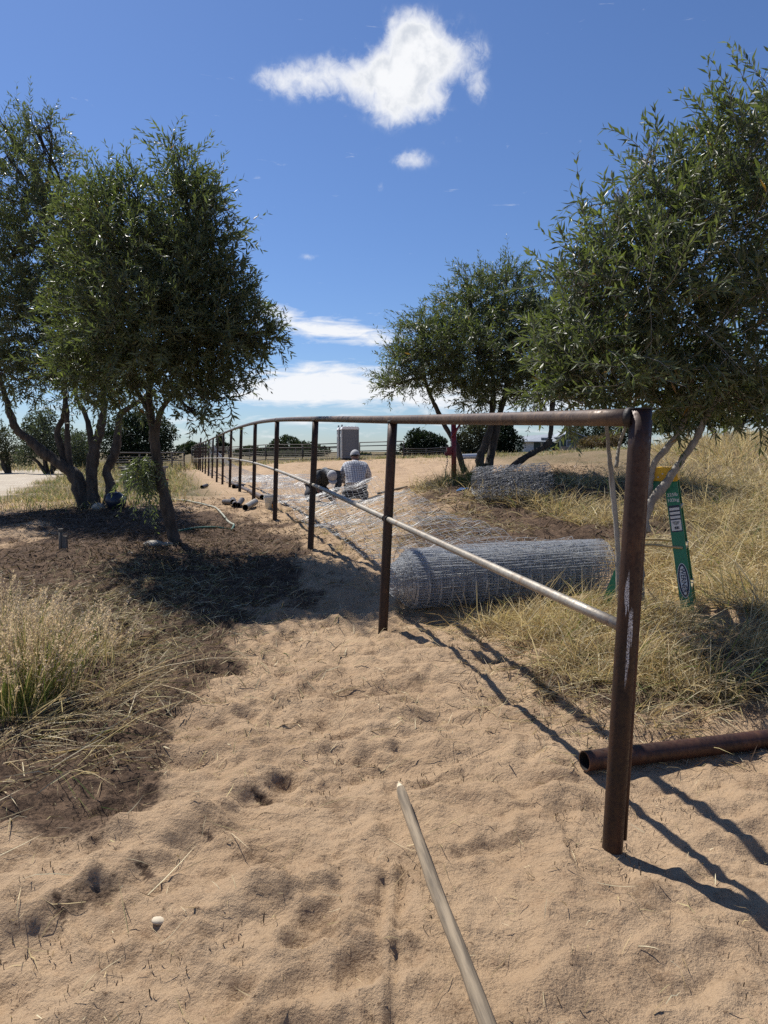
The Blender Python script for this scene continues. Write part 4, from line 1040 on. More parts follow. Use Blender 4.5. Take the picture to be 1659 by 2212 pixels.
    for k in range(3): place(rect(.070, .019), 'white_strip', M_decal_w, L - .262 - .031 * k, 0, 0, .0042)
    place(rect(.070, .080), 'white_panel', M_decal_w, L - .385, 0, 0, .0042)
    for k in range(8): place(rect(.0016 + .0014 * (k % 3), .022), 'barcode_bar', M_black, L - .405, -.014 + .0044 * k, 0, .0052)
    for k in range(4): place(rect(.052 - .008 * k, .0035), 'print_line', M_black, L - .358 - .007 * k, 0, 0, .0052)
    place(oval(.130, .040), 'logo_rim', M_decal_w, L - .80, .0, R(-90), .0032)
    place(oval(.124, .036), 'logo_field', M_navy, L - .80, .0, R(-90), .0042)
    place(oval(.108, .0235), 'logo_plate', M_decal_w, L - .80, .0, R(-90), .0050)
    place(text_mesh('WERNER', .046), 'logo_lettering', M_navy, L - .80, .0, R(-90), .0060)
build_ladder()

# red steel post with chain
M_red = simple('red_paint', (.24, .016, .02), (.15, .012, .014), 9., .45, 0, .2, .002)
M_rope = simple('blue_rope', (.03, .13, .34), (.05, .2, .45), 30., .7)
def build_red():
    b = gpt(981, 1038, 13.); root = thing('red_post', 'red painted steel post with a chain standing left of the middle olive tree', 'post', tuple(b))
    MB().tube([(0, 0, -.2), (-.02, 0, 1.10)], .047, 16).build('pole', M_red, root, True)
    MB().box((-.09, -.02, .52), (.10, .09, .12)).box((-.12, -.03, .46), (.12, .06, .07)).build('latch_box', M_red, root, bevel=.01)
    MB().tube([(-.05, -.03, .75), (.10, -.03, 1.0)], .02, 8).build('lever', M_red, root, True)
    for k in range(14):                                        # chain
        z = .44 - .034 * k; t = np.linspace(0, 2 * math.pi, 9)
        P = np.stack([(.012 * np.cos(t) if k % 2 else 0 * t), (0 * t if k % 2 else .012 * np.cos(t)), .022 * np.sin(t)], 1) + np.array([-.15 + .02 * math.sin(k * .5), -.04, z])
        V, f = tubes(P, .0055, 5); link('chain_link', mesh_np('chain_link', V, f), M_wire_dull_shade, root)
build_red()
def build_rope():
    r = np.random.default_rng(5); root = thing('blue_rope', 'frayed blue rope ends on the ground left of the shaded wire roll', 'rope', tuple(gpt(995, 1056, 11.4)))
    for k in range(4):
        p = np.array([gpt(986 + 7 * j + 2 * k, 1059 - 2.2 * j - 1.2 * k + r.normal(0, .7), 11.4 + .05 * k, .03) for j in range(4)]) - np.array(root.location)
        V, f = tubes(catmull(p, 12), .013, 6, True); link('strand', mesh_np('strand', V, f, True), M_rope, root)
build_rope()

# small things under the left trees
M_stone = simple('pale_stone', (.34, .31, .26), (.24, .21, .17), 9., .9, 0, .6, .01)
M_stone2 = simple('cream_stone', (.50, .42, .30), (.58, .50, .38), 20., .8, 0, .5, .005)
def stone(label, p, rx, ry, rz, mat, seed, name='stone'):
    r = np.random.default_rng(seed); bm = bmesh.new(); bmesh.ops.create_icosphere(bm, subdivisions=3, radius=1.)
    for v in bm.verts:
        c = np.array(v.co); k = 1 + .22 * noise2(np.array([c[0] * 1.7 + seed * 3]), np.array([c[1] * 1.7 + c[2] * 1.3]))[0] + .1 * noise2(np.array([c[0] * 5 + seed]), np.array([c[1] * 5 + c[2] * 4]))[0]
        v.co = Vector((c[0] * rx * k, c[1] * ry * k, c[2] * rz * k))
    me = bpy.data.meshes.new(name); bm.to_mesh(me); bm.free()
    for q in me.polygons: q.use_smooth = True
    o = link(name, me, mat, None, tuple(p)); o.rotation_euler = (0, 0, r.uniform(0, 3)); return tag(o, label, 'stone')
stone('wide flat pale stone left of the slanting trunk foot', gpt(332, 1183, 8.95, .03), .16, .12, .045, M_stone, 1)
stone('small pale stone touching the slanting trunk foot', gpt(362, 1187, 8.9, .02), .075, .06, .04, M_stone, 2)
stone('small yellowish stone in the shaded litter', gpt(281, 1207, 8.3, .02), .045, .035, .03, M_stone2, 3)
stone('cream shell shaped stone on the foreground sand at lower left', gpt(341, 1981, onz(341, 1981)[1], .004), .022, .016, .010, M_stone2, 4)
stone('pale boulder at the foot of the many stemmed left olive', gpt(213, 1104, 12.9, .05), .15, .12, .10, M_stone, 6)
M_bag = simple('dark_blue_plastic', (.012, .018, .035), (.025, .032, .055), 7., .4, 0, .6, .02)
o = stone('dark blue bag slumped at the foot of the left rear olive', gpt(250, 1090, 13.0, .12), .2, .17, .17, M_bag, 9, 'plastic_bag'); o['category'] = 'bag'
M_greywood = simple('grey_board', (.10, .09, .075), (.16, .145, .12), 10., .9, 0, .4, .004, 6, (1, 1, .2))
def stake(px, py, Y, h, w, label, name='stake', mat=None):
    b = gpt(px, py, Y); root = thing(name, label, 'stake', tuple(b))
    MB().tube([(0, 0, -.05), (.01, 0, h)], w, 10).build('shaft', mat or M_greywood, root, True); return root
s_ = stake(131, 1190, 8.6, .24, .022, 'thin irrigation riser standing in the litter at far left'); MB().tube([(.01, 0, .235), (.01, 0, .262)], .03, 10).build('riser_cap', M_greywood, s_)
b = gpt(141, 1192, 8.6); root = thing('valve_board', 'short grey board stub beside the thin riser at far left', 'board', tuple(b)); MB().box((0, 0, .07), (.055, .05, .22)).build('board', M_greywood, root, bevel=.004)
s_ = stake(358, 1072, 14.4, .40, .05, 'hose standpipe with a tap right of the slanting olive trunk', 'standpipe')
MB().tube([(0, 0, .36), (-.16, -.03, .30)], .025, 8).build('spout', M_wire_dull_shade, s_); MB().box((0, 0, .44), (.12, .03, .03)).build('tap_handle', M_red, s_)
# pale tub behind the hanging branch
M_tub = simple('dusty_tub', (.22, .19, .155), (.16, .14, .115), 4., .8)
def build_tub():
    b = gpt(312, 1049, 19.); root = thing('stock_tub', 'dusty tan tub with a raised rim behind the hanging branch', 'tub', tuple(b), R(8))
    def loft(pts):
        V = [];
        for hw, hd, z in pts: V += [(-hw, -hd, z), (hw, -hd, z), (hw, hd, z), (-hw, hd, z)]
        K = len(pts); i = np.arange(K * 4).reshape(K, 4); return V, np.stack([i[:-1], np.roll(i[:-1], -1, 1), np.roll(i[1:], -1, 1), i[1:]], -1).reshape(-1, 4)
    V, f = loft([(.46, .3, .05), (.52, .36, .62), (.50, .34, .62), (.44, .28, .1)]); MB().add(V, f).build('body', M_tub, root, bevel=.01)
    V, f = loft([(.53, .37, .60), (.57, .41, .60), (.57, .41, .66), (.53, .37, .66), (.53, .37, .60)]); MB().add(V, f).build('rim', M_tub, root)
    for x in (-.38, .38): MB().box((x, 0, .03), (.1, .6, .1)).build('skid', M_greywood, root)
build_tub()
lying_pipe('grey corrugated culvert lying far behind the red post', gpt(996, 984, 40., .14), gpt(1036, 984, 41., .14), .16, .145, M_wire, 'culvert', 16)
# thin pale branch lying on the dirt right of the workers
V = np.array([gpt(815, 1056, 13.9, .03), gpt(840, 1058, 13.8, .04), gpt(880, 1062, 13.6, .03)])
Vt, ft = tubes(catmull(V, 14), np.linspace(.02, .03, 14), 8, True); tag(link('fallen_stick', mesh_np('fallen_stick', Vt, ft, True), M_wood), 'pale stick lying on the dirt right of the checked shirt', 'stick')
# ------------------------------------------------------------------ background
M_grey = simple('grey_plastic', (.135, .145, .16), (.115, .125, .14), 5., .5)
M_roofw = simple('white_roof_plastic', (.72, .73, .72), (.62, .63, .63), 8., .5)
M_fence = simple('dark_corral_steel', (.045, .036, .030), (.08, .06, .048), 5., .6, .2)
M_farwire = simple('far_wire', (.16, .15, .14), (.12, .11, .10), 5., .6, .3)
def build_toilet(px, py, Y, rz, label, back=False):
    b = gpt(px, py, Y); root = thing('portable_toilet', label, 'toilet', tuple(b), rz, 'portable toilets at the far fence')
    w, h = 1.18, 2.02
    o = MB().box((0, 0, .13 + h / 2), (w, w, h)).build('cabin', M_grey, root, bevel=.03)
    MB().box((0, 0, .06), (w + .06, w + .1, .12)).build('skid_base', M_dark, root)
    for s in (-1, 1):
        MB().box((s * (w / 2 - .05), -w / 2 - .012, .13 + h / 2), (.07, .03, h)).build('corner_rib', M_grey, root)
        MB().box((-w / 2 - .012, s * (w / 2 - .05), .13 + h / 2), (.03, .07, h)).build('corner_rib', M_roofw if s < 0 else M_grey, root)
    MB().box((0, -w / 2 - .008, 1.05), (.72, .02, .86)).build('moulded_panel', M_grey, root, bevel=.008)
    MB().box((0, -w / 2 - .008, .42), (.80, .02, .16)).build('moulded_panel', M_grey, root, bevel=.008)
    d = MB().box((-w / 2 - .02, 0, 1.1), (.04, .84, 1.86)).build('door', M_grey, root, bevel=.01)
    MB().box((-w / 2 - .05, -.3, 1.0), (.03, .08, .3)).build('handle', M_roofw, d); MB().box((-w / 2 - .045, 0, 1.72), (.012, .3, .2)).build('sign_plate', M_roofw, d)
    rf = MB().prism([(-w / 2 - .05, 2.13), (w / 2 + .05, 2.13), (w / 2 - .04, 2.33), (-w / 2 + .04, 2.33)], -w / 2 - .04, w / 2 + .04).build('roof', M_roofw, root, bevel=.04)
    for k in range(4): MB().box((-.36 + .24 * k, 0, 2.345), (.10, .8, .05)).build('roof_rib', M_roofw, rf, bevel=.015)
    MB().tube([(-w / 2 + .1, w / 2 - .1, 2.2), (-w / 2 + .1, w / 2 - .1, 2.5)], .06, 10).build('vent_pipe', M_grey, root, True)
build_toilet(755.5, 995, 50., R(9), 'nearer grey portable toilet with a white roof, on the right of the pair')
build_toilet(747.5, 994, 52.2, R(9), 'further grey portable toilet half hidden on the left of the pair')

def corral(name, label, pts, Y, heights, rails, wires, step, r=.045):
    """pts: pixel base points along the line"""
    W = np.array([gpt(*p) for p in pts]); root = thing(name, label, 'fence', tuple(W[0])); o = W[0]
    L = np.concatenate([[0], np.cumsum(np.linalg.norm(np.diff(W[:, :2], axis=0), axis=1))]); n = max(2, int(L[-1] / step) + 1)
    s = np.linspace(0, L[-1], n); P = np.stack([np.interp(s, L, W[:, k]) for k in range(3)], 1); P[:, 2] = gh(P[:, 0], P[:, 1])
    for p in P: MB().tube([p - o - (0, 0, .2), p - o + (0, 0, heights)], r, 8).build('post', M_fence, root, True)
    for h in rails:
        V, f = tubes(P - o + np.array([0, 0, h]), r * .8, 8, True); link('rail', mesh_np('rail', V, f, True), M_fence, root)
    for h in wires:
        V, f = tubes(P - o + np.array([0, -.02, h]), .013, 4); link('wire', mesh_np('wire', V, f), M_farwire, root)
wl = [.2, .35, .5, .65, .8, .95]
corral('corral_fence', 'long dark corral fence with rails and wires behind the dirt field, left of the toilets', [(415, 1000, 60), (560, 998, 59), (735, 996, 57)], 58, 1.35, (1.33, 1.08, .12), wl, 3.2)
corral('corral_fence', 'dark rail corral fence to the right of the portable toilets', [(777, 994, 57), (872, 992, 54)], 56, 1.30, (1.28, 1.0, .6, .28), [], 3.4)
corral('corral_fence', 'low dark fence running to the right in front of the dark round trees', [(872, 993, 54), (965, 990, 60)], 50, .75, (.70, .4), [.15, .25, .55], 3.0)
corral('corral_fence', 'sloping fence of dark rails and wires behind the left olive trunks', [(246, 1014, 36), (320, 1010, 40), (398, 1004, 48)], 40, 1.12, (1.10, .6), [.12, .24, .36, .48, .74, .88], 3.0)
corral('pasture_fence', 'distant inner fence seen through the corral wires on the left', [(440, 995, 78), (600, 993, 78), (735, 992, 80)], 80, 1.1, (1.1, .55), [], 4.5)

# green house
M_gw = simple('green_siding', (.038, .060, .052), (.050, .074, .066), 3., .7)
M_metroof = simple('grey_metal_roof', (.34, .37, .39), (.28, .30, .32), 3., .5, .2)
M_trim = simple('white_trim', (.62, .62, .6), (.55, .55, .53), 5., .6)
M_glass = simple('window_glass', (.05, .07, .09), (.09, .11, .13), 3., .15)
M_tan = simple('tan_board', (.30, .24, .19), (.25, .20, .16), 5., .8)
def build_house():
    Y = 90.; sc = Y / F; b = at(1190, 976, Y); b[2] = at(1190, 978, Y)[2]; root = thing('green_house', 'dark green house with a grey metal roof behind the right trees', 'house', tuple(b))
    X = lambda px: (px - 1190) * sc
    Zp = lambda py: (978 - py) * sc
    # wing with roof slope to us, gable block at right
    MB().box(((X(1128) + X(1202)) / 2, 1.5, Zp(955) / 2 - .3), (X(1202) - X(1128), 5, Zp(955) + .6)).build('wall', M_gw, root)
    MB().prism([(X(1200), -.5), (X(1252), -.5), (X(1252), Zp(946)), (X(1222), Zp(935.5)), (X(1200), Zp(944))], -2.6, 3.).build('gable_wall', M_gw, root)
    V = [(X(1124), -1.6, Zp(955.5)), (X(1203), -1.6, Zp(955.5)), (X(1203), 2.4, Zp(938)), (X(1124), 2.4, Zp(944)), (X(1124), -1.6, Zp(954)), (X(1203), -1.6, Zp(954)), (X(1203), 2.4, Zp(936.5)), (X(1124), 2.4, Zp(942.5))]
    MB().add(V, np.array([(0, 3, 2, 1), (4, 5, 6, 7), (0, 1, 5, 4), (1, 2, 6, 5), (2, 3, 7, 6), (3, 0, 4, 7)])).build('roof', M_metroof, root)
    for e, (xa, za, xb, zb) in enumerate(((X(1196), Zp(945.5), X(1222), Zp(934.6)), (X(1222), Zp(934.6), X(1256), Zp(947.5)))):
        MB().prism([(xa, za), (xb, zb), (xb, zb + .12), (xa, za + .12)], -2.9, 3.2).build('roof', M_metroof, root)
    for (px, py, w, h, yy) in ((1218, 958, .62, .66, -2.6), (1172, 953, .8, .7, -1.0)):
        o = MB().box((X(px), yy - .03, Zp(py)), (w + .14, .06, h + .14)).build('window', M_trim, root)
        for k in (-1, 1): MB().box((X(px) + k * w * .25, yy - .07, Zp(py)), (w * .44, .03, h)).build('pane', M_glass, o)
    MB().box((X(1216), -3.3, Zp(972)), (2.1, .1, .85)).build('board_screen', M_tan, root)
    MB().box((X(1138), -1.02, .75), (1.3, .06, 1.4)).build('pale_door', M_trim, root)
build_house()

# far trees
def far_tree(name, label, px, py, Y, blobs, col, n, lsize, seed, group='trees beyond the fields', trunk=True):
    r = np.random.default_rng(seed); b = gpt(px, py, Y); root = thing(name, label, 'tree', tuple(b), group=group)
    B = []; D = []; CC = []; mb = MB(); k_ = Y / F
    tot = sum(rx * ry for _, _, rx, ry in blobs)
    for cx, cy, rx, ry in blobs:
        c = at(cx, cy, Y + r.normal(0, .2) * rx * k_); rd = np.array([rx * k_, rx * k_ * .8, ry * k_]); m = int(n * rx * ry / tot)
        u = unit(r.normal(0, 1, (m, 3))); q = r.random(m) ** .28
        # lumpy outline
        lump = 1 + .45 * fbm(u[:, 0] * 2.2 + seed + cx, u[:, 2] * 2.2 + u[:, 1] * 1.7, 3)
        B.append(c + u * rd * (q * lump)[:, None]); D.append(unit(u + r.normal(0, .7, (m, 3)) + (0, 0, .3)))
        CC.append(np.array(col) * (.65 + .7 * r.random((m, 1))) * (.8 + .5 * (noise2(u[:, 0] * 3 + cx, u[:, 2] * 3) + .5))[:, None])
        if trunk:
            p = np.array([b + (r.normal(0, .1), 0, -.2), (b + c) / 2 + r.normal(0, .25, 3), c]); V, f = tubes(catmull(p, 8), np.linspace(.16, .05, 8) * (Y / 60) ** .5, 7); mb.add(V - b, f)
    B = np.vstack(B); D = np.vstack(D); CC = np.vstack(CC); m = len(B)
    s = lsize * r.uniform(.6, 1.4, m)
    V, T, cc = leaf_mesh(B, D, s, s * .26, unit(r.normal(0, 1, (m, 3))), CC, r)
    tag(link('crown', mesh_np('crown', V - b, T, False, cc), M_farleaf, root), kind='stuff')
    if trunk: mb.build('trunk', M_bark, root, True)
DK = (.022, .034, .016); MD = (.045, .060, .028); GY = (.085, .10, .065)
far_tree('grey_green_shrub', 'grey green bushy tree beyond the pale road at left', 105, 1008, 38., [(95, 950, 45, 42), (140, 965, 50, 38), (75, 925, 30, 30), (165, 985, 30, 26), (100, 900, 22, 16), (55, 985, 22, 22)], GY, 9000, .13, 41)
far_tree('thin_shrub', 'thin brownish shrub at the far left edge by the pale road', 15, 1014, 40., [(10, 960, 40, 40), (-25, 950, 40, 50), (30, 985, 26, 25)], (.07, .075, .04), 4500, .12, 42)
far_tree('low_shrub', 'low pale green shrub behind the left olive stems', 185, 1014, 40., [(185, 985, 26, 28), (172, 960, 24, 26)], GY, 3000, .12, 52)
far_tree('round_tree', 'dark round tree behind the fork of the left olives', 285, 1000, 48., [(280, 935, 50, 42), (320, 950, 55, 42), (250, 960, 40, 36), (345, 935, 36, 32), (300, 905, 30, 18), (335, 980, 50, 20), (265, 985, 40, 18)], DK, 13000, .17, 43)
far_tree('round_tree', 'broad green domed tree behind the corral fence left of the toilets', 625, 992, 95., [(620, 962, 32, 20), (598, 968, 18, 16), (655, 970, 26, 14), (690, 974, 26, 10), (640, 980, 50, 12)], MD, 6500, .30, 44)
far_tree('dark_tree', 'dark tree mound between the second and third near fence bays', 920, 990, 80., [(915, 955, 34, 24), (945, 962, 26, 20), (885, 968, 22, 16), (900, 940, 20, 12), (930, 978, 46, 12)], DK, 7000, .26, 45)
far_tree('dark_tree', 'dark pine behind the middle olive trunks', 1085, 990, 75., [(1085, 945, 32, 36), (1100, 960, 28, 26), (1065, 960, 26, 28), (1092, 915, 18, 22)], DK, 6000, .25, 46)
far_tree('brown_green_tree', 'brownish green tree behind the red post', 1020, 990, 72., [(1020, 945, 36, 34), (1000, 960, 26, 26), (1045, 935, 30, 30), (1030, 972, 40, 16)], (.062, .062, .034), 6500, .22, 47)
far_tree('slender_tree', 'small slender conifer rising above the far fence at left', 477, 994, 90., [(478, 960, 9, 18), (474, 950, 6, 14), (487, 968, 12, 12), (470, 972, 12, 12)], DK, 1800, .26, 48)
far_tree('far_tree', 'low tree line patch left of the fence end', 430, 992, 110., [(425, 968, 18, 10), (400, 970, 14, 10), (445, 974, 20, 8), (412, 962, 8, 7)], MD, 2600, .34, 49)
far_tree('far_tree', 'low distant tree between the slender conifer and the domed tree', 540, 992, 120., [(540, 972, 20, 9), (560, 976, 22, 7), (522, 978, 18, 7), (575, 980, 16, 6)], MD, 2600, .34, 50)
far_tree('far_tree', 'small distant shrub mass just right of the toilets', 790, 992, 110., [(790, 985, 16, 5), (804, 988, 12, 4), (850, 984, 16, 8)], MD, 1500, .30, 51)
far_tree('bank_tree', 'dark tree on the bank behind the nearest olive at right', 1570, 935, 27., [(1560, 880, 60, 42), (1620, 870, 60, 48), (1660, 850, 60, 60), (1530, 900, 34, 24)], DK, 9000, .12, 53, 'trees on the right bank')
far_tree('bank_tree', 'dense dark tree behind the green house at right', 1310, 972, 100., [(1280, 930, 46, 30), (1330, 925, 46, 34), (1240, 940, 30, 20), (1370, 930, 40, 30), (1300, 955, 60, 20)], DK, 8000, .30, 54, 'trees on the right bank')
far_tree('bank_tree', 'dark tree right of the corner post up the bank', 1470, 940, 45., [(1450, 905, 36, 28), (1490, 900, 36, 30), (1430, 920, 26, 18)], MD, 5000, .18, 55, 'trees on the right bank')
far_tree('field_shrub', 'sandy reddish brush left of the green house', 1290, 968, 60., [(1290, 955, 34, 12), (1320, 950, 26, 14), (1265, 962, 20, 8)], (.16, .115, .065), 3500, .16, 56, 'brush on the right bank', False)
# ------------------------------------------------------------------ people
def skin_mesh(name, joints, edges, root_i, sub=2):
    """joints: [(x, y, z, rx, ry)] grown with a Skin modifier and baked to a mesh"""
    me = bpy.data.meshes.new(name); me.from_pydata([j[:3] for j in joints], edges, [])
    o = bpy.data.objects.new(name, me); C.objects.link(o)
    o.modifiers.new('skin', 'SKIN'); sm = o.modifiers.new('sub', 'SUBSURF'); sm.levels = sub; sm.render_levels = sub
    o.modifiers['skin'].use_smooth_shade = True
    for i, j in enumerate(joints):
        sv = me.skin_vertices[0].data[i]; sv.radius = (j[3], j[4] if len(j) > 4 else j[3]); sv.use_root = (i == root_i)
    dg = bpy.context.evaluated_depsgraph_get(); dg.update()
    out = bpy.data.meshes.new_from_object(o.evaluated_get(dg)); bpy.data.objects.remove(o); out.name = name
    for p in out.polygons: p.use_smooth = True
    return out
M_skin = simple('skin', (.26, .13, .08), (.22, .11, .07), 12., .6)
M_hair = simple('dark_hair', (.012, .010, .009), (.02, .016, .014), 40., .7)
M_jean = simple('dark_trousers', (.018, .020, .028), (.03, .033, .045), 25., .85, 0, .4, .01)
M_boot = simple('brown_boots', (.05, .033, .022), (.035, .024, .017), 20., .7)
M_capw = simple('pale_cap', (.42, .42, .43), (.36, .36, .37), 25., .8)
M_jacket = simple('charcoal_jacket', (.035, .038, .042), (.06, .064, .07), 18., .8, 0, .6, .015)
M_hood = simple('grey_hood', (.17, .18, .19), (.13, .14, .15), 18., .85, 0, .6, .015)
def plaid():
    m, t, b = new_mat('checked_shirt')
    x, y, z = t.xyz(t.n.new('ShaderNodeTexCoord').outputs['Object'])
    def stripe(v, per): return t.ramp(t.m('ABSOLUTE', t.m('SUBTRACT', t.m('FRACT', t.m('MULTIPLY', v, 1. / per)), .5)), .10, .22)
    s1 = stripe(t.m('ADD', x, t.m('MULTIPLY', y, .3)), .045); s2 = stripe(t.m('ADD', z, t.m('MULTIPLY', y, .45)), .045)
    f = t.m('MULTIPLY', t.m('ADD', s1, s2), .5)
    t.l.new(t.mix(f, (.045, .055, .10), (.60, .61, .64)), b.inputs['Base Color']); b.inputs['Roughness'].default_value = .85
    bump(t, b, t.noise(t.n['Texture Coordinate'].outputs['Object'], 14., 4), .8, .02)
    return m
M_plaid = plaid()
def hand(joints, edges, w, d, up, side):
    """adds a curled five finger hand at wrist index w to the joint list"""
    p = np.array(joints[w][:3]); d = unit(np.array(d, float)); up = unit(np.array(up, float)); s = np.cross(d, up)
    def add(q, r_, par):
        joints.append((*q, r_)); edges.append((par, len(joints) - 1)); return len(joints) - 1
    palm = add(p + d * .07, .026, w)
    for k, (o_, L) in enumerate(((-.030, .062), (-.010, .074), (.010, .07), (.030, .055))):
        a = add(p + d * .095 + s * o_, .0105, palm); c = add(p + d * (.095 + L * .55) + s * o_ * 1.1 - up * .012, .009, a); add(p + d * (.095 + L * .85) + s * o_ * 1.1 - up * .042, .008, c)
    a = add(p + d * .045 + s * side * .042, .011, palm); add(p + d * .075 + s * side * .062 - up * .02, .009, a)
def cap_parts(root, c, d, up, back=False):
    """cap crown + brim; d is the direction the brim points"""
    c = np.array(c); d = unit(np.array(d, float)); up = unit(np.array(up, float)); d = unit(d - up * np.dot(d, up)); s = np.cross(d, up)
    V = []; n, K = 22, 8
    for k in range(K):
        ph = k / (K - 1) * 1.62
        for j in range(n):
            t_ = j * 2 * math.pi / n; V.append(c + (s * math.cos(t_) * .098 + d * math.sin(t_) * .112) * math.sin(ph) + up * .118 * math.cos(ph))
    i = np.arange(K * n).reshape(K, n); Q = np.stack([i[:-1], np.roll(i[:-1], -1, 1), np.roll(i[1:], -1, 1), i[1:]], -1).reshape(-1, 4)
    o = link('cap', mesh_np('cap', V, Q, True), M_capw, root)
    V = []
    for e in (0, 1):
        for f_ in (0, 1):
            for j in range(9):
                t_ = -.9 + 1.8 * j / 8; rr = .105 + .085 * e * math.cos(t_ * .8)
                V.append(c + s * math.sin(t_) * (.098 + .01 * e) + d * (math.cos(t_) * .11 + .075 * e * math.cos(t_ * .9)) - up * (.002 + .012 * e + .006 * f_))
    i = np.arange(36).reshape(4, 9)
    q = lambda a, b_: np.stack([i[a, :-1], i[a, 1:], i[b_, 1:], i[b_, :-1]], 1)
    link('brim', mesh_np('brim', V, np.vstack([q(0, 2), q(3, 1), q(2, 3), q(1, 0)]), True), M_capw, o)

def person_checked():
    b = gpt(768, 1091, 13.9); root = thing('person', 'person in a pale cap and checked shirt kneeling with back turned', 'person', tuple(b), R(4))
    J = [(0, -.10, .27, .15, .13), (0, -.08, .42, .15, .12), (0, .00, .58, .17, .12), (0, .10, .72, .11, .09), (0, .16, .80, .055, .055), (0, .20, .865, .085, .095), (0, .225, .93, .07, .08)]
    E = [(0, 1), (1, 2), (2, 3), (3, 4), (4, 5), (5, 6)]
    for s in (-1, 1):
        n = len(J); J += [(s * .19, .08, .70, .07, .07), (s * .262, .14, .50, .05, .05), (s * .19, .34, .36, .036, .036), (s * .13, .46, .26, .028, .022)]
        E += [(3, n), (n, n + 1), (n + 1, n + 2), (n + 2, n + 3)]; hand(J, E, n + 3, (-s * .3, .7, -.5), (0, .5, .8), -s)
        n = len(J); J += [(s * .11, -.06, .22, .095, .095), (s * .20, .27, .13, .07, .07), (s * .19, .10, .07, .06, .055), (s * .15, -.22, .075, .042, .042), (s * .15, -.30, .05, .04, .035), (s * .15, -.33, .02, .03, .02)]
        E += [(0, n), (n, n + 1), (n + 1, n + 2), (n + 2, n + 3), (n + 3, n + 4), (n + 4, n + 5)]
    body = link('body', skin_mesh('body', J, E, 0), M_skin, root)
    # clothing
    J = [(0, -.11, .24, .185, .17), (0, -.10, .36, .19, .165), (0, -.06, .50, .215, .165), (0, .03, .645, .215, .15), (0, .115, .745, .13, .11), (0, .15, .80, .072, .07)]
    E = [(0, 1), (1, 2), (2, 3), (3, 4), (4, 5)]
    for s in (-1, 1):
        n = len(J); J += [(s * .185, .07, .685, .10, .10), (s * .25, .11, .56, .078, .078), (s * .275, .16, .46, .066, .066), (s * .20, .33, .365, .052, .052)]; E += [(3, n), (n, n + 1), (n + 1, n + 2), (n + 2, n + 3)]
    link('shirt', skin_mesh('shirt', J, E, 2), M_plaid, root)
    J = [(0, -.11, .24, .165, .15)]; E = []
    for s in (-1, 1):
        n = len(J); J += [(s * .11, -.06, .21, .115, .11), (s * .20, .28, .13, .085, .085), (s * .19, .08, .08, .075, .07), (s * .15, -.20, .085, .058, .055)]; E += [(0, n), (n, n + 1), (n + 1, n + 2), (n + 2, n + 3)]
        jj = [(s * .15, -.19, .085, .05, .05), (s * .15, -.28, .065, .052, .045), (s * .15, -.36, .035, .04, .03)]
        link('boot', skin_mesh('boot', jj, [(0, 1), (1, 2)], 0), M_boot, root)
    link('trousers', skin_mesh('trousers', J, E, 0), M_jean, root)
    link('hair', skin_mesh('hair', [(0, .185, .86, .088, .09), (0, .205, .925, .082, .085)], [(0, 1)], 0), M_hair, root)
    cap_parts(root, (0, .215, .905), (0, 1, -.35), (0, .25, 1))
    m = MB().box((0, .118, .902), (.07, .012, .03)); m.build('cap_opening', M_hair, root)
person_checked()

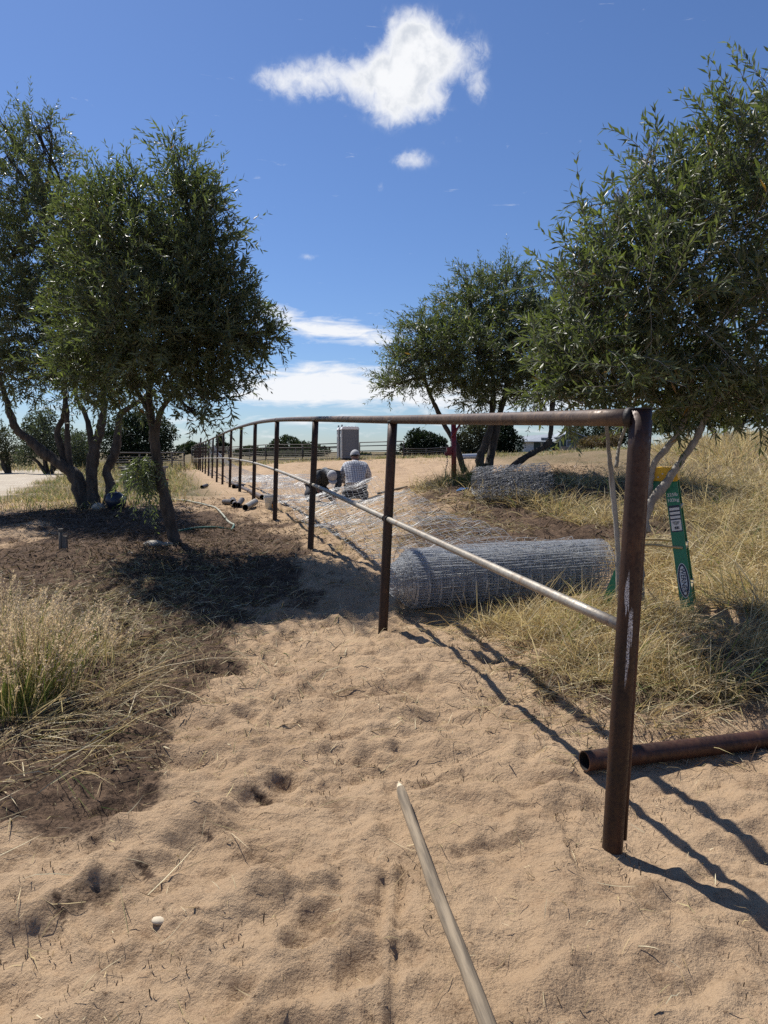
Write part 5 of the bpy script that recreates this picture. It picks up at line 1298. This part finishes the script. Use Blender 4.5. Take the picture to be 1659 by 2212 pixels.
def person_dark():
    b = gpt(708, 1090, 13.9); root = thing('person', 'person in a dark jacket and pale cap bent double over the wire sheet', 'person', tuple(b), R(0))
    # faces the camera, bent forward with the head hanging
    J = [(-.24, .22, .34, .06, .06), (-.20, .16, .46, .06, .06), (-.08, .03, .56, .06, .06), (.03, -.10, .59, .05, .05), (.075, -.16, .575, .05, .05), (.105, -.22, .535, .085, .09), (.125, -.27, .49, .068, .075)]
    E = [(0, 1), (1, 2), (2, 3), (3, 4), (4, 5), (5, 6)]
    for s, sh, el, wr in ((-1, (-.17, -.08, .55), (-.27, -.16, .40), (-.12, -.30, .22)), (1, (.17, -.03, .56), (.235, -.14, .36), (.14, -.30, .20))):
        n = len(J); J += [(*sh, .035, .035), (*el, .034, .034), (*wr, .028, .024)]; E += [(2, n), (n, n + 1), (n + 1, n + 2)]; hand(J, E, n + 2, (.1, -.6, -.6), (0, -.6, .6), s)
    for s, kn in ((-1, (-.38, -.08, .16)), (1, (.06, -.02, .16))):
        n = len(J); J += [(-.24 + s * .10, .18, .28, .09, .09), (*kn, .068, .068), (kn[0] + .0, kn[1] + .2, .08, .05, .05), (kn[0], kn[1] + .42, .07, .04, .04), (kn[0], kn[1] + .5, .03, .035, .03)]
        E += [(0, n), (n, n + 1), (n + 1, n + 2), (n + 2, n + 3), (n + 3, n + 4)]
    link('body', skin_mesh('body', J, E, 0), M_skin, root)
    J = [(-.25, .24, .33, .17, .16), (-.20, .17, .47, .18, .15), (-.09, .04, .585, .19, .145), (.015, -.075, .61, .125, .105), (.05, -.125, .595, .075, .07)]
    E = [(0, 1), (1, 2), (2, 3), (3, 4)]
    for s, sh, el, wr in ((-1, (-.17, -.06, .555), (-.275, -.15, .41), (-.15, -.27, .26)), (1, (.165, -.02, .565), (.235, -.13, .38), (.155, -.27, .24))):
        n = len(J); J += [(*sh, .095, .095), (*el, .07, .07), (*wr, .052, .05)]; E += [(2, n), (n, n + 1), (n + 1, n + 2)]
    link('jacket', skin_mesh('jacket', J, E, 1), M_jacket, root)
    link('hood', skin_mesh('hood', [(-.06, -.06, .655, .11, .07), (.02, -.12, .645, .10, .06), (.06, -.15, .61, .07, .05)], [(0, 1), (1, 2)], 1), M_hood, root)
    J = [(-.25, .22, .33, .155, .14)]; E = []
    for s, kn in ((-1, (-.38, -.08, .16)), (1, (.06, -.02, .16))):
        n = len(J); J += [(-.24 + s * .10, .18, .27, .11, .11), (*kn, .085, .085), (kn[0], kn[1] + .2, .09, .068, .065), (kn[0], kn[1] + .4, .085, .055, .052)]; E += [(0, n), (n, n + 1), (n + 1, n + 2), (n + 2, n + 3)]
        jj = [(kn[0], kn[1] + .38, .085, .05, .05), (kn[0], kn[1] + .47, .065, .05, .045), (kn[0], kn[1] + .54, .035, .04, .03)]
        link('boot', skin_mesh('boot', jj, [(0, 1), (1, 2)], 0), M_boot, root)
    link('trousers', skin_mesh('trousers', J, E, 0), M_jean, root)
    link('hair', skin_mesh('hair', [(.10, -.205, .545, .089, .09), (.112, -.24, .53, .086, .085)], [(0, 1)], 0), M_hair, root)
    cap_parts(root, (.105, -.235, .545), (.15, -.45, -.9), (.2, -.75, .65))
person_dark()
